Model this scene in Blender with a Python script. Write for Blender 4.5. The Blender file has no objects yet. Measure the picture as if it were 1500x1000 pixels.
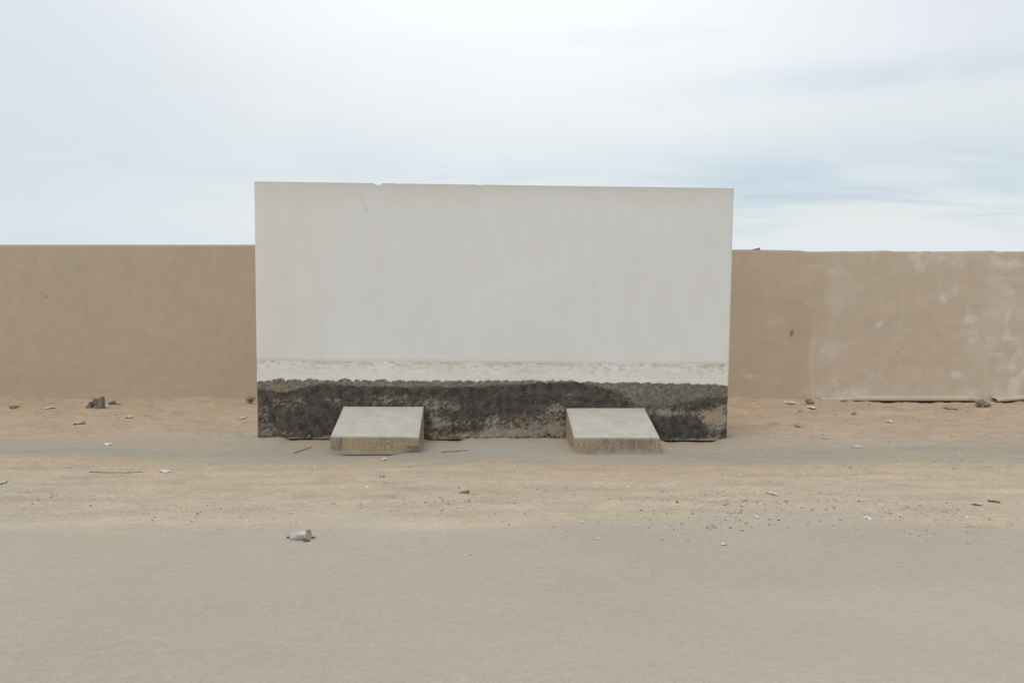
import bpy, bmesh, math, random
import numpy as np
from mathutils import Vector

random.seed(7)
rng = np.random.default_rng(7)
sc = bpy.context.scene
C = sc.collection

# ------------------------------------------------------------------ camera
F = 1250.0                      # focal length in photo pixels (1500 wide)
CAM_H = 1.6
PITCH = math.atan(78 / F)       # looks slightly down, horizon at y = 422
cam_d = bpy.data.cameras.new('camera')
cam = bpy.data.objects.new('camera', cam_d)
C.objects.link(cam)
cam_d.sensor_width = 36.0
cam_d.lens = 36.0 * F / 1500
cam_d.clip_start = 0.05
cam_d.clip_end = 4000
cam.location = (0, 0, CAM_H)
cam.rotation_euler = (math.pi / 2 - PITCH, 0, 0)
sc.camera = cam

# ------------------------------------------------------------------ exposure
sc.view_settings.view_transform = 'Standard'
sc.view_settings.look = 'None'
sc.view_settings.gamma = 1
sc.view_settings.use_curve_mapping = False
sc.view_settings.exposure = 0.0

# ------------------------------------------------------------------ sun + sky
SUN_EL = math.radians(66)
SUN_AZ = math.radians(-142)        # from +Y towards +X
sun_dir = Vector((math.sin(SUN_AZ) * math.cos(SUN_EL), math.cos(SUN_AZ) * math.cos(SUN_EL), math.sin(SUN_EL)))
sun_d = bpy.data.lights.new('sun', 'SUN')
sun_d.energy = 1.2
sun_d.angle = math.radians(35)
sun_d.color = (1.0, 0.96, 0.90)
sun = bpy.data.objects.new('sun', sun_d)
C.objects.link(sun)
sun.location = sun_dir * 60
sun.rotation_euler = sun_dir.to_track_quat('Z', 'Y').to_euler()


class NT:
    """small helper to write node trees as expressions"""
    def __init__(self, tree):
        self.t = tree
        self.n = tree.nodes
        self.l = tree.links

    def put(self, sock, v):
        if isinstance(v, bpy.types.NodeSocket):
            self.l.new(v, sock)
        elif v is not None:
            if hasattr(sock.default_value, '__len__') and not hasattr(v, '__len__'):
                v = [v] * len(sock.default_value)
            if hasattr(sock.default_value, '__len__') and len(sock.default_value) == 4 and len(v) == 3:
                v = tuple(v) + (1,)
            sock.default_value = v

    def m(self, op, a, b=None, c=None, clamp=False):
        n = self.n.new('ShaderNodeMath')
        n.operation = op
        n.use_clamp = clamp
        for i, v in enumerate((a, b, c)):
            if v is not None:
                self.put(n.inputs[i], v)
        return n.outputs[0]

    def mix(self, f, a, b, mode='MIX'):
        n = self.n.new('ShaderNodeMix')
        n.data_type = 'RGBA'
        n.blend_type = mode
        n.clamp_factor = True
        self.put(n.inputs[0], f)
        self.put(n.inputs[6], a)
        self.put(n.inputs[7], b)
        return n.outputs[2]

    def noise(self, vec, scale, detail=4, rough=0.55, dist=0.0):
        n = self.n.new('ShaderNodeTexNoise')
        self.put(n.inputs['Vector'], vec)
        n.inputs['Scale'].default_value = scale
        n.inputs['Detail'].default_value = detail
        n.inputs['Roughness'].default_value = rough
        n.inputs['Distortion'].default_value = dist
        return n.outputs['Fac']

    def step(self, v, a, b, lo=0.0, hi=1.0):
        n = self.n.new('ShaderNodeMapRange')
        n.interpolation_type = 'SMOOTHSTEP'
        self.put(n.inputs[0], v)
        for i, q in enumerate((a, b, lo, hi)):
            self.put(n.inputs[i + 1], q)
        return n.outputs[0]

    def scalev(self, vec, s):
        n = self.n.new('ShaderNodeVectorMath')
        n.operation = 'MULTIPLY'
        self.put(n.inputs[0], vec)
        n.inputs[1].default_value = s
        return n.outputs[0]

    def attr(self, name):
        n = self.n.new('ShaderNodeAttribute')
        n.attribute_name = name
        return n

    def bump(self, h, dist, strength=1.0, normal=None):
        n = self.n.new('ShaderNodeBump')
        n.inputs['Strength'].default_value = strength
        n.inputs['Distance'].default_value = dist
        self.put(n.inputs['Height'], h)
        if normal is not None:
            self.put(n.inputs['Normal'], normal)
        return n.outputs[0]


world = bpy.data.worlds.new('World')
sc.world = world
world.use_nodes = True
W = NT(world.node_tree)
bg = world.node_tree.nodes['Background']
bg.inputs['Strength'].default_value = 0.1
sky = W.n.new('ShaderNodeTexSky')
sky.sky_type = 'NISHITA'
sky.sun_disc = False
sky.sun_elevation = SUN_EL
sky.sun_rotation = SUN_AZ
sky.air_density = 1.3
sky.dust_density = 2.5
tc = W.n.new('ShaderNodeTexCoord').outputs['Generated']
sep = W.n.new('ShaderNodeSeparateXYZ')
W.l.new(tc, sep.inputs[0])
dx, dy, dz = sep.outputs
az = W.m('ARCTAN2', dx, dy)
el = W.m('ARCSINE', dz)
# wisps: the sky seen as a high thin layer, streaks running sideways
wv = W.n.new('ShaderNodeCombineXYZ')
layer = W.m('ADD', W.m('ABSOLUTE', dz), 0.16)
W.l.new(W.m('DIVIDE', dx, layer), wv.inputs[0])
W.l.new(W.m('DIVIDE', dy, layer), wv.inputs[1])
wv = wv.outputs[0]
n_big = W.noise(W.scalev(wv, (0.55, 0.9, 1)), 1.1, 5, 0.5, 0.4)
n_wisp = W.noise(W.scalev(wv, (0.5, 1.0, 1)), 1.9, 6, 0.52, 1.2)
n_soft = W.noise(tc, 2.6, 4, 0.5, 0.3)


def sky_blob(ca, ce, sa, se, wob=0.0):
    """soft elliptical patch of sky round azimuth ca, elevation ce"""
    a = W.m('DIVIDE', W.m('SUBTRACT', az, ca), sa)
    e_ = W.m('SUBTRACT', el, ce)
    if wob:
        e_ = W.m('ADD', e_, W.m('MULTIPLY', W.m('SUBTRACT', n_wisp, 0.5), wob))
    e_ = W.m('DIVIDE', e_, se)
    r2 = W.m('ADD', W.m('MULTIPLY', a, a), W.m('MULTIPLY', e_, e_))
    return W.m('EXPONENT', W.m('MULTIPLY', r2, -0.5))


def vscale(fac, col):
    return W.mix(1.0, W.mix(fac, (0, 0, 0), (1, 1, 1)), col, 'MULTIPLY')


base_cloud = W.mix(W.step(W.m('ADD', W.m('MULTIPLY', n_big, 0.45), W.m('MULTIPLY', n_soft, 0.55)), 0.34, 0.66), (6.65, 7.3, 7.9), (7.4, 7.95, 8.4))
glow = sky_blob(0.07, 0.48, 0.36, 0.28)
cloud = W.mix(1.0, base_cloud, vscale(glow, (3.6, 3.2, 2.8)), 'ADD')
# paler warm-white veil low on the right, greyer cloud high on the right and low on the left
cloud = W.mix(W.m('MULTIPLY', sky_blob(0.42, 0.17, 0.30, 0.035, 0.05), 0.55), cloud, (7.7, 8.2, 8.1))
cloud = W.mix(W.m('MULTIPLY', sky_blob(0.40, 0.075, 0.34, 0.022, 0.03), 0.75), cloud, (7.9, 8.3, 8.1))
cloud = W.mix(W.m('MULTIPLY', sky_blob(0.62, 0.30, 0.22, 0.10, 0.08), 0.55), cloud, (6.75, 7.25, 7.95))
cloud = W.mix(W.m('MULTIPLY', sky_blob(-0.52, 0.16, 0.26, 0.09, 0.10), 0.55), cloud, (6.45, 7.05, 7.5))
# thin gaps where the blue comes through
gap = W.m('MULTIPLY', sky_blob(0.44, 0.120, 0.15, 0.030, 0.09), 0.66)
gap = W.m('ADD', gap, W.m('MULTIPLY', sky_blob(0.44, 0.222, 0.17, 0.012, 0.05), 0.42))
gap = W.m('ADD', gap, W.m('MULTIPLY', sky_blob(0.26, 0.100, 0.06, 0.026, 0.09), 0.42))
gap = W.m('ADD', gap, W.m('MULTIPLY', sky_blob(0.03, 0.140, 0.22, 0.024, 0.10), 0.36))
gap = W.m('ADD', gap, W.m('MULTIPLY', sky_blob(0.60, 0.100, 0.10, 0.018, 0.10), 0.40))
gap = W.m('ADD', gap, W.m('MULTIPLY', W.step(n_wisp, 0.52, 0.72), 0.10))
gap = W.m('MULTIPLY', gap, W.step(n_wisp, 0.32, 0.60, 0.45, 1.0), clamp=True)
blue = W.mix(0.80, sky.outputs[0], (5.75, 7.0, 8.15))
col = W.mix(gap, cloud, blue)
W.l.new(col, bg.inputs['Color'])


# ------------------------------------------------------------------ helpers: rays, noise, meshes
cp, sp = math.cos(PITCH), math.sin(PITCH)


def ray(px, py):
    """direction in the world through a pixel of the 1500 x 1000 photograph"""
    u = (px - 750) / F
    v = (500 - py) / F
    return np.array([u, cp + v * sp, -sp + v * cp])


O = np.array([0, 0, CAM_H])


def hit_plane(px, py, p0, n):
    d = ray(px, py)
    t = np.dot(np.array(p0) - O, n) / np.dot(d, n)
    return O + d * t


def perlin(x, y, seed=0):
    x = np.asarray(x, float)
    y = np.asarray(y, float)
    xi = np.floor(x).astype(np.int64)
    yi = np.floor(y).astype(np.int64)
    xf = x - xi
    yf = y - yi
    u = xf * xf * xf * (xf * (xf * 6 - 15) + 10)
    v = yf * yf * yf * (yf * (yf * 6 - 15) + 10)

    def g(ix, iy, fx, fy):
        h = (ix * 374761393 + iy * 668265263 + seed * 1442695041) & 0xffffffff
        h = ((h ^ (h >> 13)) * 1274126177) & 0xffffffff
        h = h ^ (h >> 16)
        a = (h & 0xffff) / 65536.0 * 2 * np.pi
        return np.cos(a) * fx + np.sin(a) * fy
    a = g(xi, yi, xf, yf)
    b = g(xi + 1, yi, xf - 1, yf)
    c = g(xi, yi + 1, xf, yf - 1)
    d = g(xi + 1, yi + 1, xf - 1, yf - 1)
    return (a + (b - a) * u) + ((c + (d - c) * u) - (a + (b - a) * u)) * v


def fbm(x, y, oct=4, seed=0, gain=0.5):
    s = 0
    a = 1.0
    for i in range(oct):
        s = s + a * perlin(np.asarray(x) * 2 ** i, np.asarray(y) * 2 ** i, seed + i * 17)
        a *= gain
    return s


def sstep(a, b, x):
    t = np.clip((np.asarray(x, float) - a) / (b - a), 0, 1)
    return t * t * (3 - 2 * t)


def gauss(x, c, s):
    return np.exp(-0.5 * ((x - c) / s) ** 2)


def lerp(a, b, t):
    t = np.asarray(t)[..., None]
    return np.asarray(a) * (1 - t) + np.asarray(b) * t


def new_obj(name, me, mat=None, parent=None):
    o = bpy.data.objects.new(name, me)
    C.objects.link(o)
    if mat is not None:
        me.materials.append(mat)
    if parent is not None:
        o.parent = parent
    return o


def tag(o, label=None, cat=None, group=None, kind=None):
    for k, v in (('label', label), ('category', cat), ('group', group), ('kind', kind)):
        if v:
            o[k] = v
    return o


def empty(name, loc, label, cat, group=None):
    o = bpy.data.objects.new(name, None)
    o.empty_display_size = 0.2
    C.objects.link(o)
    o.location = loc
    return tag(o, label, cat, group)


def grid_mesh(name, co, tint=None, smooth=True, extra=None):
    """co: (rows, cols, 3) array of points -> mesh with optional point colour attribute 'tint'"""
    r, c = co.shape[:2]
    me = bpy.data.meshes.new(name)
    idx = np.arange(r * c).reshape(r, c)
    q = np.stack([idx[:-1, :-1], idx[:-1, 1:], idx[1:, 1:], idx[1:, :-1]], -1).reshape(-1, 4)
    me.vertices.add(r * c)
    me.vertices.foreach_set('co', co.reshape(-1).astype(np.float32))
    me.loops.add(q.size)
    me.loops.foreach_set('vertex_index', q.reshape(-1).astype(np.int32))
    me.polygons.add(len(q))
    me.polygons.foreach_set('loop_start', (np.arange(len(q)) * 4).astype(np.int32))
    me.update(calc_edges=True)
    me.polygons.foreach_set('use_smooth', np.full(len(q), smooth))
    if tint is not None:
        set_tint(me, tint.reshape(-1, 3))
    for k, v in (extra or {}).items():
        a = me.attributes.new(k, 'FLOAT', 'POINT')
        a.data.foreach_set('value', np.asarray(v, np.float32).reshape(-1))
    return me


def set_tint(me, t):
    a = me.attributes.new('tint', 'FLOAT_COLOR', 'POINT')
    full = np.ones((len(t), 4), np.float32)
    full[:, :3] = t
    a.data.foreach_set('color', full.reshape(-1))


def new_mat(name):
    m = bpy.data.materials.new(name)
    m.use_nodes = True
    t = NT(m.node_tree)
    b = m.node_tree.nodes['Principled BSDF']
    b.inputs['Roughness'].default_value = 0.92
    b.inputs['Specular IOR Level'].default_value = 0.15
    return m, t, b


def plain_mat(name, colour, rough=0.9, var=0.25, scale=40, bump=0.002, spec=0.2):
    m, t, b = new_mat(name)
    p = t.n.new('ShaderNodeTexCoord').outputs['Object']
    n1 = t.noise(p, scale, 5, 0.6)
    n2 = t.noise(p, scale * 0.2, 3)
    k = t.m('ADD', t.m('MULTIPLY', n1, 0.6), t.m('MULTIPLY', n2, 0.4))
    lo = tuple(c * (1 - var) for c in colour)
    hi = tuple(min(0.95, c * (1 + var)) for c in colour)
    t.l.new(t.mix(t.step(k, 0.35, 0.65), lo, hi), b.inputs['Base Color'])
    b.inputs['Roughness'].default_value = rough
    b.inputs['Specular IOR Level'].default_value = spec
    t.l.new(t.bump(n1, bump), b.inputs['Normal'])
    return m


# ------------------------------------------------------------------ where things stand
WALL_Y = 12.25                                   # far compound wall, square to the view
YAW = math.radians(2.2)                          # the white wall is turned a touch
SX = np.array([math.cos(YAW), math.sin(YAW), 0])         # along the white wall
SN = np.array([math.sin(YAW), -math.cos(YAW), 0])        # its face, towards the camera
S0 = np.array([-0.2, 9.02, 0])                           # a point on its face


def on_screen(px, py, off=0.0):
    """(along, height) on the white wall's face for a photo pixel"""
    p = hit_plane(px, py, S0 + SN * off, SN)
    return float(np.dot(p - S0, SX)), float(p[2])


TL, TR = on_screen(372.5, 266), on_screen(1075, 276)
BL, BR = on_screen(377.5, 642), on_screen(1064.5, 645)
PAD_D = 0.78


def base_z(a):
    return BL[1] + (BR[1] - BL[1]) * (a - BL[0]) / (BR[0] - BL[0])


# ------------------------------------------------------------------ ground
def px_of(x, y):
    """photo pixel of the flat ground point (x, y)"""
    ex, ey, ez = x, y, -CAM_H
    fwd = ey * cp - ez * sp
    up = ey * sp + ez * cp
    return 750 + F * ex / fwd, 500 - F * up / fwd


def curve(px, pts):
    return np.interp(px, [p[0] for p in pts], [p[1] for p in pts])


def depth_of(v):
    """distance at which flat ground shows at photo row v"""
    vv = (500 - np.asarray(v, float)) / F
    return CAM_H * (cp + vv * sp) / (sp - vv * cp)


# edges of the ground's bands as world curves y(x) (their x given in metres)
def band(pts):
    ws = []
    for px, v in pts:
        d = float(depth_of(v))
        ws.append(((px - 750) / F * d * 1.0, d))
    ws.sort()
    return ws


TRACK_FAR = band([(-200, 642), (0, 644), (200, 641), (380, 638), (750, 636), (1060, 641), (1200, 650), (1350, 652), (1500, 650), (1700, 650)])
TRACK_NEAR = band([(-200, 670), (0, 667), (200, 674), (380, 676), (750, 674), (1060, 680), (1200, 678), (1350, 674), (1500, 674), (1700, 676)])
ROAD_EDGE = band([(-200, 770), (0, 768), (150, 772), (300, 768), (430, 768), (600, 774), (750, 768), (900, 764), (1000, 760), (1100, 772), (1300, 764), (1500, 770), (1700, 770)])

GAPS = [(414, 486), (619, 674), (966, 1046)]


def ruts(x, y):
    """old tyre ruts: (bottom of the rut, sand squeezed up beside it)"""
    low = 0.0
    high = 0.0
    for (c0, amp, s, sd) in ((6.55, 0.10, 0.055, 1), (6.20, 0.16, 0.05, 2), (6.85, 0.08, 0.05, 3), (5.98, 0.12, 0.045, 5), (6.36, 0.20, 0.04, 7), (7.15, 0.10, 0.05, 8)):
        c = c0 + amp * np.sin(x * 0.55 + sd * 1.7) + 0.06 * np.sin(x * 1.3 + sd) + 0.015 * perlin(x * 3, x * 0 + sd, 44)
        w = np.clip(0.45 + 1.5 * perlin(x * 0.45 + sd * 9, 0 * x + sd, 40 + sd), 0, 1)
        low = low + w * gauss(y, c, s) * (0.7 + 0.8 * perlin(x * 4, y * 9, 45))
        high = high + w * gauss(y, c + 0.11, 0.05)
    return low, high


def ground_h(x, y):
    x = np.asarray(x, float)
    y = np.asarray(y, float)
    near = sstep(60, 20, np.abs(x)) * sstep(60, 25, y)
    d2 = (x - S0[0]) * SX[0] + (y - S0[1]) * SX[1]          # along the white wall
    off = (x - S0[0]) * SN[0] + (y - S0[1]) * SN[1]         # in front of it (+)
    h = 0.010 * fbm(x * 0.5, y * 0.7, 3, 3)
    yt = np.interp(x, *zip(*TRACK_FAR))
    yn = np.interp(x, *zip(*TRACK_NEAR))
    yr = np.interp(x, *zip(*ROAD_EDGE))
    back = sstep(0, 0.6, y - yt)
    mid = sstep(0, 0.25, yn - y) * sstep(0, 0.35, y - yr)
    # trampled loose sand in front of the far wall
    h = h + back * (0.026 * fbm(x * 2.0, y * 1.6, 3, 11) + 0.028 * fbm(x * 4.6, y * 3.2, 3, 12))
    h = h + back * 0.022 * np.maximum(0, fbm(x * 3.4, y * 2.2, 2, 31))
    # low ridge of blown sand between track and road
    h = h + mid * (0.030 + 0.016 * fbm(x * 1.1, y * 2.2, 3, 14) + 0.006 * fbm(x * 4, y * 7, 3, 15))
    # old tyre ruts running through the ridge
    low, high = ruts(x, y)
    h = h - mid * 0.018 * low + mid * 0.011 * high
    # fine scrape lines in the compacted parts
    h = h + (1 - mid) * (1 - back) * (0.0022 * fbm(x * 0.9, y * 1.4, 3, 20) + 0.0004 * fbm(x * 9, y * 14, 2, 21))
    # ground meets the white wall's foot, scoured out below it in three places
    a = (d2 - BL[0]) / (BR[0] - BL[0])
    inw = sstep(-0.10, 0.02, a) * sstep(1.10, 0.98, a)
    foot = np.exp(-np.maximum(0, np.abs(off + 0.12) - 0.14) / 0.35)
    tgt = BL[1] + (BR[1] - BL[1]) * np.clip(a, -0.1, 1.1) + 0.014 + 0.016 * fbm(d2 * 3, d2 * 0, 3, 50)
    for g0, g1 in GAPS:
        s0, s1 = on_screen(g0, 643)[0], on_screen(g1, 643)[0]
        tgt = tgt - (0.036 + 0.012 * perlin(d2 * 6, d2 * 0 + 1.5, 55)) * sstep(s0 - 0.05, s0 + 0.12, d2) * sstep(s1 + 0.12, s1 - 0.05, d2)
    h = h * (1 - inw * foot) + tgt * inw * foot
    # hollow under the front edge of the left slab
    for (g0, g1, dep) in ((494, 578, 0.020), (846, 975, 0.024)):
        s0, s1 = on_screen(g0, 664, PAD_D)[0], on_screen(g1, 664, PAD_D)[0]
        h = h - dep * sstep(s0 - 0.06, s0 + 0.08, d2) * sstep(s1 + 0.1, s1 - 0.06, d2) * gauss(off, PAD_D - 0.02, 0.09)
    for f0, f1 in ((484, 614), (830, 967)):
        s0, s1 = on_screen(f0, 650, PAD_D * 0.5)[0], on_screen(f1, 650, PAD_D * 0.5)[0]
        for q_, sd in ((s0, 1), (s1, 2)):
            h = h + 0.022 * np.exp(-np.abs(d2 - q_) / 0.10) * sstep(0.95, 0.5, off) * sstep(-0.05, 0.05, off) * np.clip(0.6 + 1.2 * perlin(off * 4 + sd, off * 0 + f0 * 0.1, 57), 0, 1.3)
    # sand drifts up a little against the far wall; scoured below its footing on the right
    h = h + 0.03 * sstep(WALL_Y - 0.6, WALL_Y - 0.05, y) * (0.5 + 0.8 * perlin(x * 0.8, 0 * x + 3.3, 60)) * sstep(4.3, 3.0, x)
    h = h - 0.030 * sstep(WALL_Y - 0.42, WALL_Y - 0.22, y) * sstep(4.4, 5.2, x)
    return h * near


def ground_at(px, py):
    d = ray(px, py)
    z = 0.0
    for _ in range(12):
        t = (z - CAM_H) / d[2]
        p = O + d * t
        z = float(ground_h(p[0], p[1]))
    return np.array([p[0], p[1], z])


def growth(start, end, step, ratio=1.22):
    out = []
    x = start
    s = step
    while x < end:
        s *= ratio
        x += s
        out.append(x)
    return out


xs = list(np.arange(-9.6, 9.6, 0.034))
xs = [-v for v in reversed(growth(9.6, 900, 0.034))] + xs + growth(xs[-1], 900, 0.034)
ys = list(np.arange(2.7, 12.5, 0.024))
ys = [-v for v in reversed(growth(-2.7, 300, 0.024))] + ys + growth(ys[-1], 1500, 0.024)
X, Y = np.meshgrid(np.array(xs), np.array(ys))
Hh = ground_h(X, Y)

# colours of the dry ground itself: bands of sand, packed grit and track
U, V = px_of(X, np.maximum(Y, 1.5))
yt = np.interp(X, *zip(*TRACK_FAR))
yn = np.interp(X, *zip(*TRACK_NEAR))
yr = np.interp(X, *zip(*ROAD_EDGE))
wob = 0.28 * fbm(X * 0.8, Y * 1.2, 4, 70) + 0.10 * fbm(X * 4, Y * 8, 3, 71)
road_c = np.array([0.432, 0.377, 0.309])
sand_c = np.array([0.498, 0.400, 0.296])
pink_c = np.array([0.455, 0.352, 0.256])
back_c = np.array([0.446, 0.332, 0.234])
track_c = np.array([0.398, 0.342, 0.272])
yell_c = np.array([0.510, 0.425, 0.318])
tint = np.broadcast_to(road_c, X.shape + (3,)).copy()
tint = tint * (1 + 0.05 * fbm(X * 0.35, Y * 0.6, 3, 76))[..., None]
tint = lerp(tint, np.array([0.405, 0.352, 0.300]), 0.5 * sstep(0.05, 0.4, fbm(X * 0.6 + 4, Y * 0.7, 3, 75)))
m_sand = sstep(-0.22, 0.48, Y - yr + wob * 1.1 + 0.22 * fbm(X * 0.45 + 2, Y * 0.5, 2, 86))
m_sand = m_sand * (1 - 0.45 * sstep(3.0, 5.5, X))
tint = lerp(tint, sand_c, m_sand)
tint = lerp(tint, yell_c, 0.75 * m_sand * gauss(Y - yr + wob * 0.5, 0.32, 0.20))
tint = lerp(tint, road_c, 0.45 * m_sand * sstep(0.0, 0.5, fbm(X * 0.9 + 9, Y * 1.5, 4, 78)))
tint = lerp(tint, road_c * 0.93, 0.8 * m_sand * np.clip(gauss(U, 40, 70) * gauss(V, 732, 12), 0, 1))
tint = lerp(tint, pink_c, 0.85 * sstep(-0.9, -0.1, Y - yn + wob * 0.6))
m_tr = sstep(-0.30, 0.25, Y - yn + wob * 0.5)
tint = lerp(tint, track_c, m_tr)
core = gauss(Y - yn + 0.12 * fbm(X * 0.5, X * 0 + 2, 2, 73), 0.42, 0.28) * m_tr
patch = 0.55 + 0.75 * fbm(X * 0.45, Y * 2.5, 4, 74)
tint = lerp(tint, np.array([0.315, 0.275, 0.230]), np.clip(core * patch, 0, 0.85))
tint = lerp(tint, np.array([0.43, 0.345, 0.255]), 0.55 * m_tr * sstep(0.05, 0.4, fbm(X * 1.1 + 5, Y * 5, 4, 72)) * (1 - core))
tint = tint * (1 + 0.05 * m_tr * fbm(X * 1.6, Y * 16, 3, 84))[..., None]
m_back = sstep(-0.45, 0.95, Y - yt + wob * 1.1)
tint = lerp(tint, back_c, m_back)
tint = tint * (1 + 0.10 * m_back * fbm(X * 1.3, Y * 2.6, 3, 80) + 0.07 * m_back * fbm(X * 5, Y * 6, 3, 87))[..., None]
tint = lerp(tint, np.array([0.465, 0.375, 0.285]), 0.6 * m_back * sstep(-0.1, 0.35, fbm(X * 1.0 + 7, Y * 1.8, 4, 88)))
# ground right by the pads is dusty grey
tint = lerp(tint, np.array([0.40, 0.36, 0.30]), 0.7 * gauss(U, 720, 90) * gauss(V, 655, 12))
SWEEP = band([(-200, 776), (200, 764), (420, 764), (600, 770), (760, 764), (900, 750), (1050, 737), (1200, 730), (1700, 722)])
ysw = np.interp(X, *zip(*SWEEP)) + 0.05 * fbm(X * 0.9, X * 0 + 5, 3, 89)
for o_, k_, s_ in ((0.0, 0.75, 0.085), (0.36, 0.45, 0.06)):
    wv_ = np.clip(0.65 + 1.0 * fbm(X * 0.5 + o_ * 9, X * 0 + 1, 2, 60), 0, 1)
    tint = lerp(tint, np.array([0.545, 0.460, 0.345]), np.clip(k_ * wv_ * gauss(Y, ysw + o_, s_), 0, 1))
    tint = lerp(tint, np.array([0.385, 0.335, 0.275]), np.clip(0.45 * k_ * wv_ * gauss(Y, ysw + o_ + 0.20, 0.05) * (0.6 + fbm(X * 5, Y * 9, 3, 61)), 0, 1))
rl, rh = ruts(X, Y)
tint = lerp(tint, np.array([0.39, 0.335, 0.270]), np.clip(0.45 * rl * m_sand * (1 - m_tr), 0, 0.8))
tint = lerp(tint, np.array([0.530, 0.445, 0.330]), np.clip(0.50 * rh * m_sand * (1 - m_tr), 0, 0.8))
tint = lerp(tint, np.array([0.42, 0.325, 0.24]), 0.45 * m_sand * (1 - m_tr) * sstep(0.0, 0.5, fbm(X * 1.8, Y * 4, 4, 85)))
# faint streaks along the direction of traffic
tint = tint * (1 + 0.030 * fbm(X * 0.7, Y * 1.6, 4, 82) + 0.014 * fbm(X * 3, Y * 8, 3, 83))[..., None]
tint = np.clip(tint, 0.02, 0.8)

gm, t, b = new_mat('dry_ground')
p = t.n.new('ShaderNodeTexCoord').outputs['Object']
a = t.attr('tint').outputs['Color']
n_fine = t.noise(p, 100, 3, 0.7)
n_mid = t.noise(t.scalev(p, (1, 1.15, 1)), 17, 5, 0.62)
n_str = t.noise(t.scalev(p, (0.5, 2.0, 1)), 12, 4, 0.6)
loose = t.attr('loose').outputs['Fac']
n_cl = t.noise(t.scalev(p, (0.8, 1.3, 1)), 34, 4, 0.7, 0.4)
n_cl2 = t.noise(t.scalev(p, (0.7, 1.4, 1)), 5, 4, 0.65, 0.6)
grain = t.noise(p, 260, 2, 0.8)
c1 = t.mix(0.75, a, t.mix(t.step(n_mid, 0.3, 0.7), (0.95, 0.95, 0.952), (1.045, 1.045, 1.042)), 'MULTIPLY')
c1 = t.mix(0.9, c1, t.mix(t.step(n_fine, 0.28, 0.72), (0.88, 0.88, 0.88), (1.10, 1.10, 1.10)), 'MULTIPLY')
c1 = t.mix(0.55, c1, t.mix(t.step(n_str, 0.33, 0.67), (0.965, 0.965, 0.97), (1.03, 1.03, 1.025)), 'MULTIPLY')
c1 = t.mix(t.m('MULTIPLY', t.step(n_fine, 0.66, 0.74), t.m('MULTIPLY_ADD', loose, 0.35, 0.22)), c1, (0.16, 0.135, 0.11))
c1 = t.mix(t.m('MULTIPLY', t.step(n_fine, 0.34, 0.27), t.m('MULTIPLY', loose, 0.35)), c1, (0.62, 0.56, 0.46))
c1 = t.mix(t.m('MULTIPLY', loose, 0.9), c1, t.mix(0.9, c1, t.mix(t.step(n_cl, 0.30, 0.70), (0.84, 0.83, 0.82), (1.10, 1.10, 1.10)), 'MULTIPLY'))
c1 = t.mix(t.m('MULTIPLY', loose, 0.8), c1, t.mix(0.9, c1, t.mix(t.step(n_cl2, 0.32, 0.68), (0.90, 0.915, 0.94), (1.08, 1.07, 1.05)), 'MULTIPLY'))
c1 = t.mix(t.m('MULTIPLY', t.m('MULTIPLY', t.step(n_cl, 0.65, 0.75), loose), 0.55), c1, (0.17, 0.135, 0.105))
t.l.new(c1, b.inputs['Base Color'])
b.inputs['Roughness'].default_value = 1.0
b.inputs['Specular IOR Level'].default_value = 0.05
hgt = t.m('ADD', t.m('ADD', t.m('MULTIPLY', n_mid, 0.35), t.m('MULTIPLY', t.m('MULTIPLY', n_cl, loose), 1.6)), t.m('ADD', t.m('MULTIPLY', n_fine, 0.40), t.m('MULTIPLY', grain, 0.16)))
t.l.new(t.bump(hgt, 0.010, 0.35), b.inputs['Normal'])
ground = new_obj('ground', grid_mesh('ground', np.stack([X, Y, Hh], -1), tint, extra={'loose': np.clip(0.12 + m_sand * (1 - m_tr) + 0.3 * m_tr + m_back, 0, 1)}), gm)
tag(ground, kind='structure')


# ------------------------------------------------------------------ far compound wall
def wall_pt(px, py, off=0.0):
    p = hit_plane(px, py, (0, WALL_Y - off, 0), np.array([0, -1.0, 0]))
    return float(p[0]), float(p[2])


TOP_PTS = [wall_pt(*q) for q in [(-900, 360), (0, 358.5), (200, 358.5), (372, 358.5), (700, 361), (1072, 365.5),
           (1085, 365.5), (1110, 366), (1128, 366), (1175, 367), (1180, 368.3), (1250, 368), (1300, 367.2), (1312, 368), (1345, 368),
           (1360, 367.5), (1365, 368.6), (1420, 367.5), (1455, 367), (1460, 368.6), (1500, 368), (1600, 367), (1750, 369), (2400, 366)]]
wx = np.arange(-17.5, 17.51, 0.035)
nz = 74
top = np.interp(wx, [q[0] for q in TOP_PTS], [q[1] for q in TOP_PTS])
top = top + 0.004 * fbm(wx * 2.2, wx * 0, 3, 5) * sstep(2.5, 3.6, wx) + 0.0015 * fbm(wx * 6, wx * 0, 2, 6)
tt = np.linspace(0, 1, nz)
WXg, Tg = np.meshgrid(wx, tt)
Zb = -0.35
Zg = Zb + (top[None, :] - Zb) * Tg
right = sstep(3.2, 4.4, WXg)
rel = 0.010 * fbm(WXg * 0.7, Zg * 0.9, 3, 90) + right * 0.006 * fbm(WXg * 3, Zg * 3, 3, 91) + 0.002 * fbm(WXg * 9, Zg * 9, 2, 92)
# rounded arris at the top
rel = rel - 0.004 * sstep(0.02, 0.0, top[None, :] - Zg)
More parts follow.
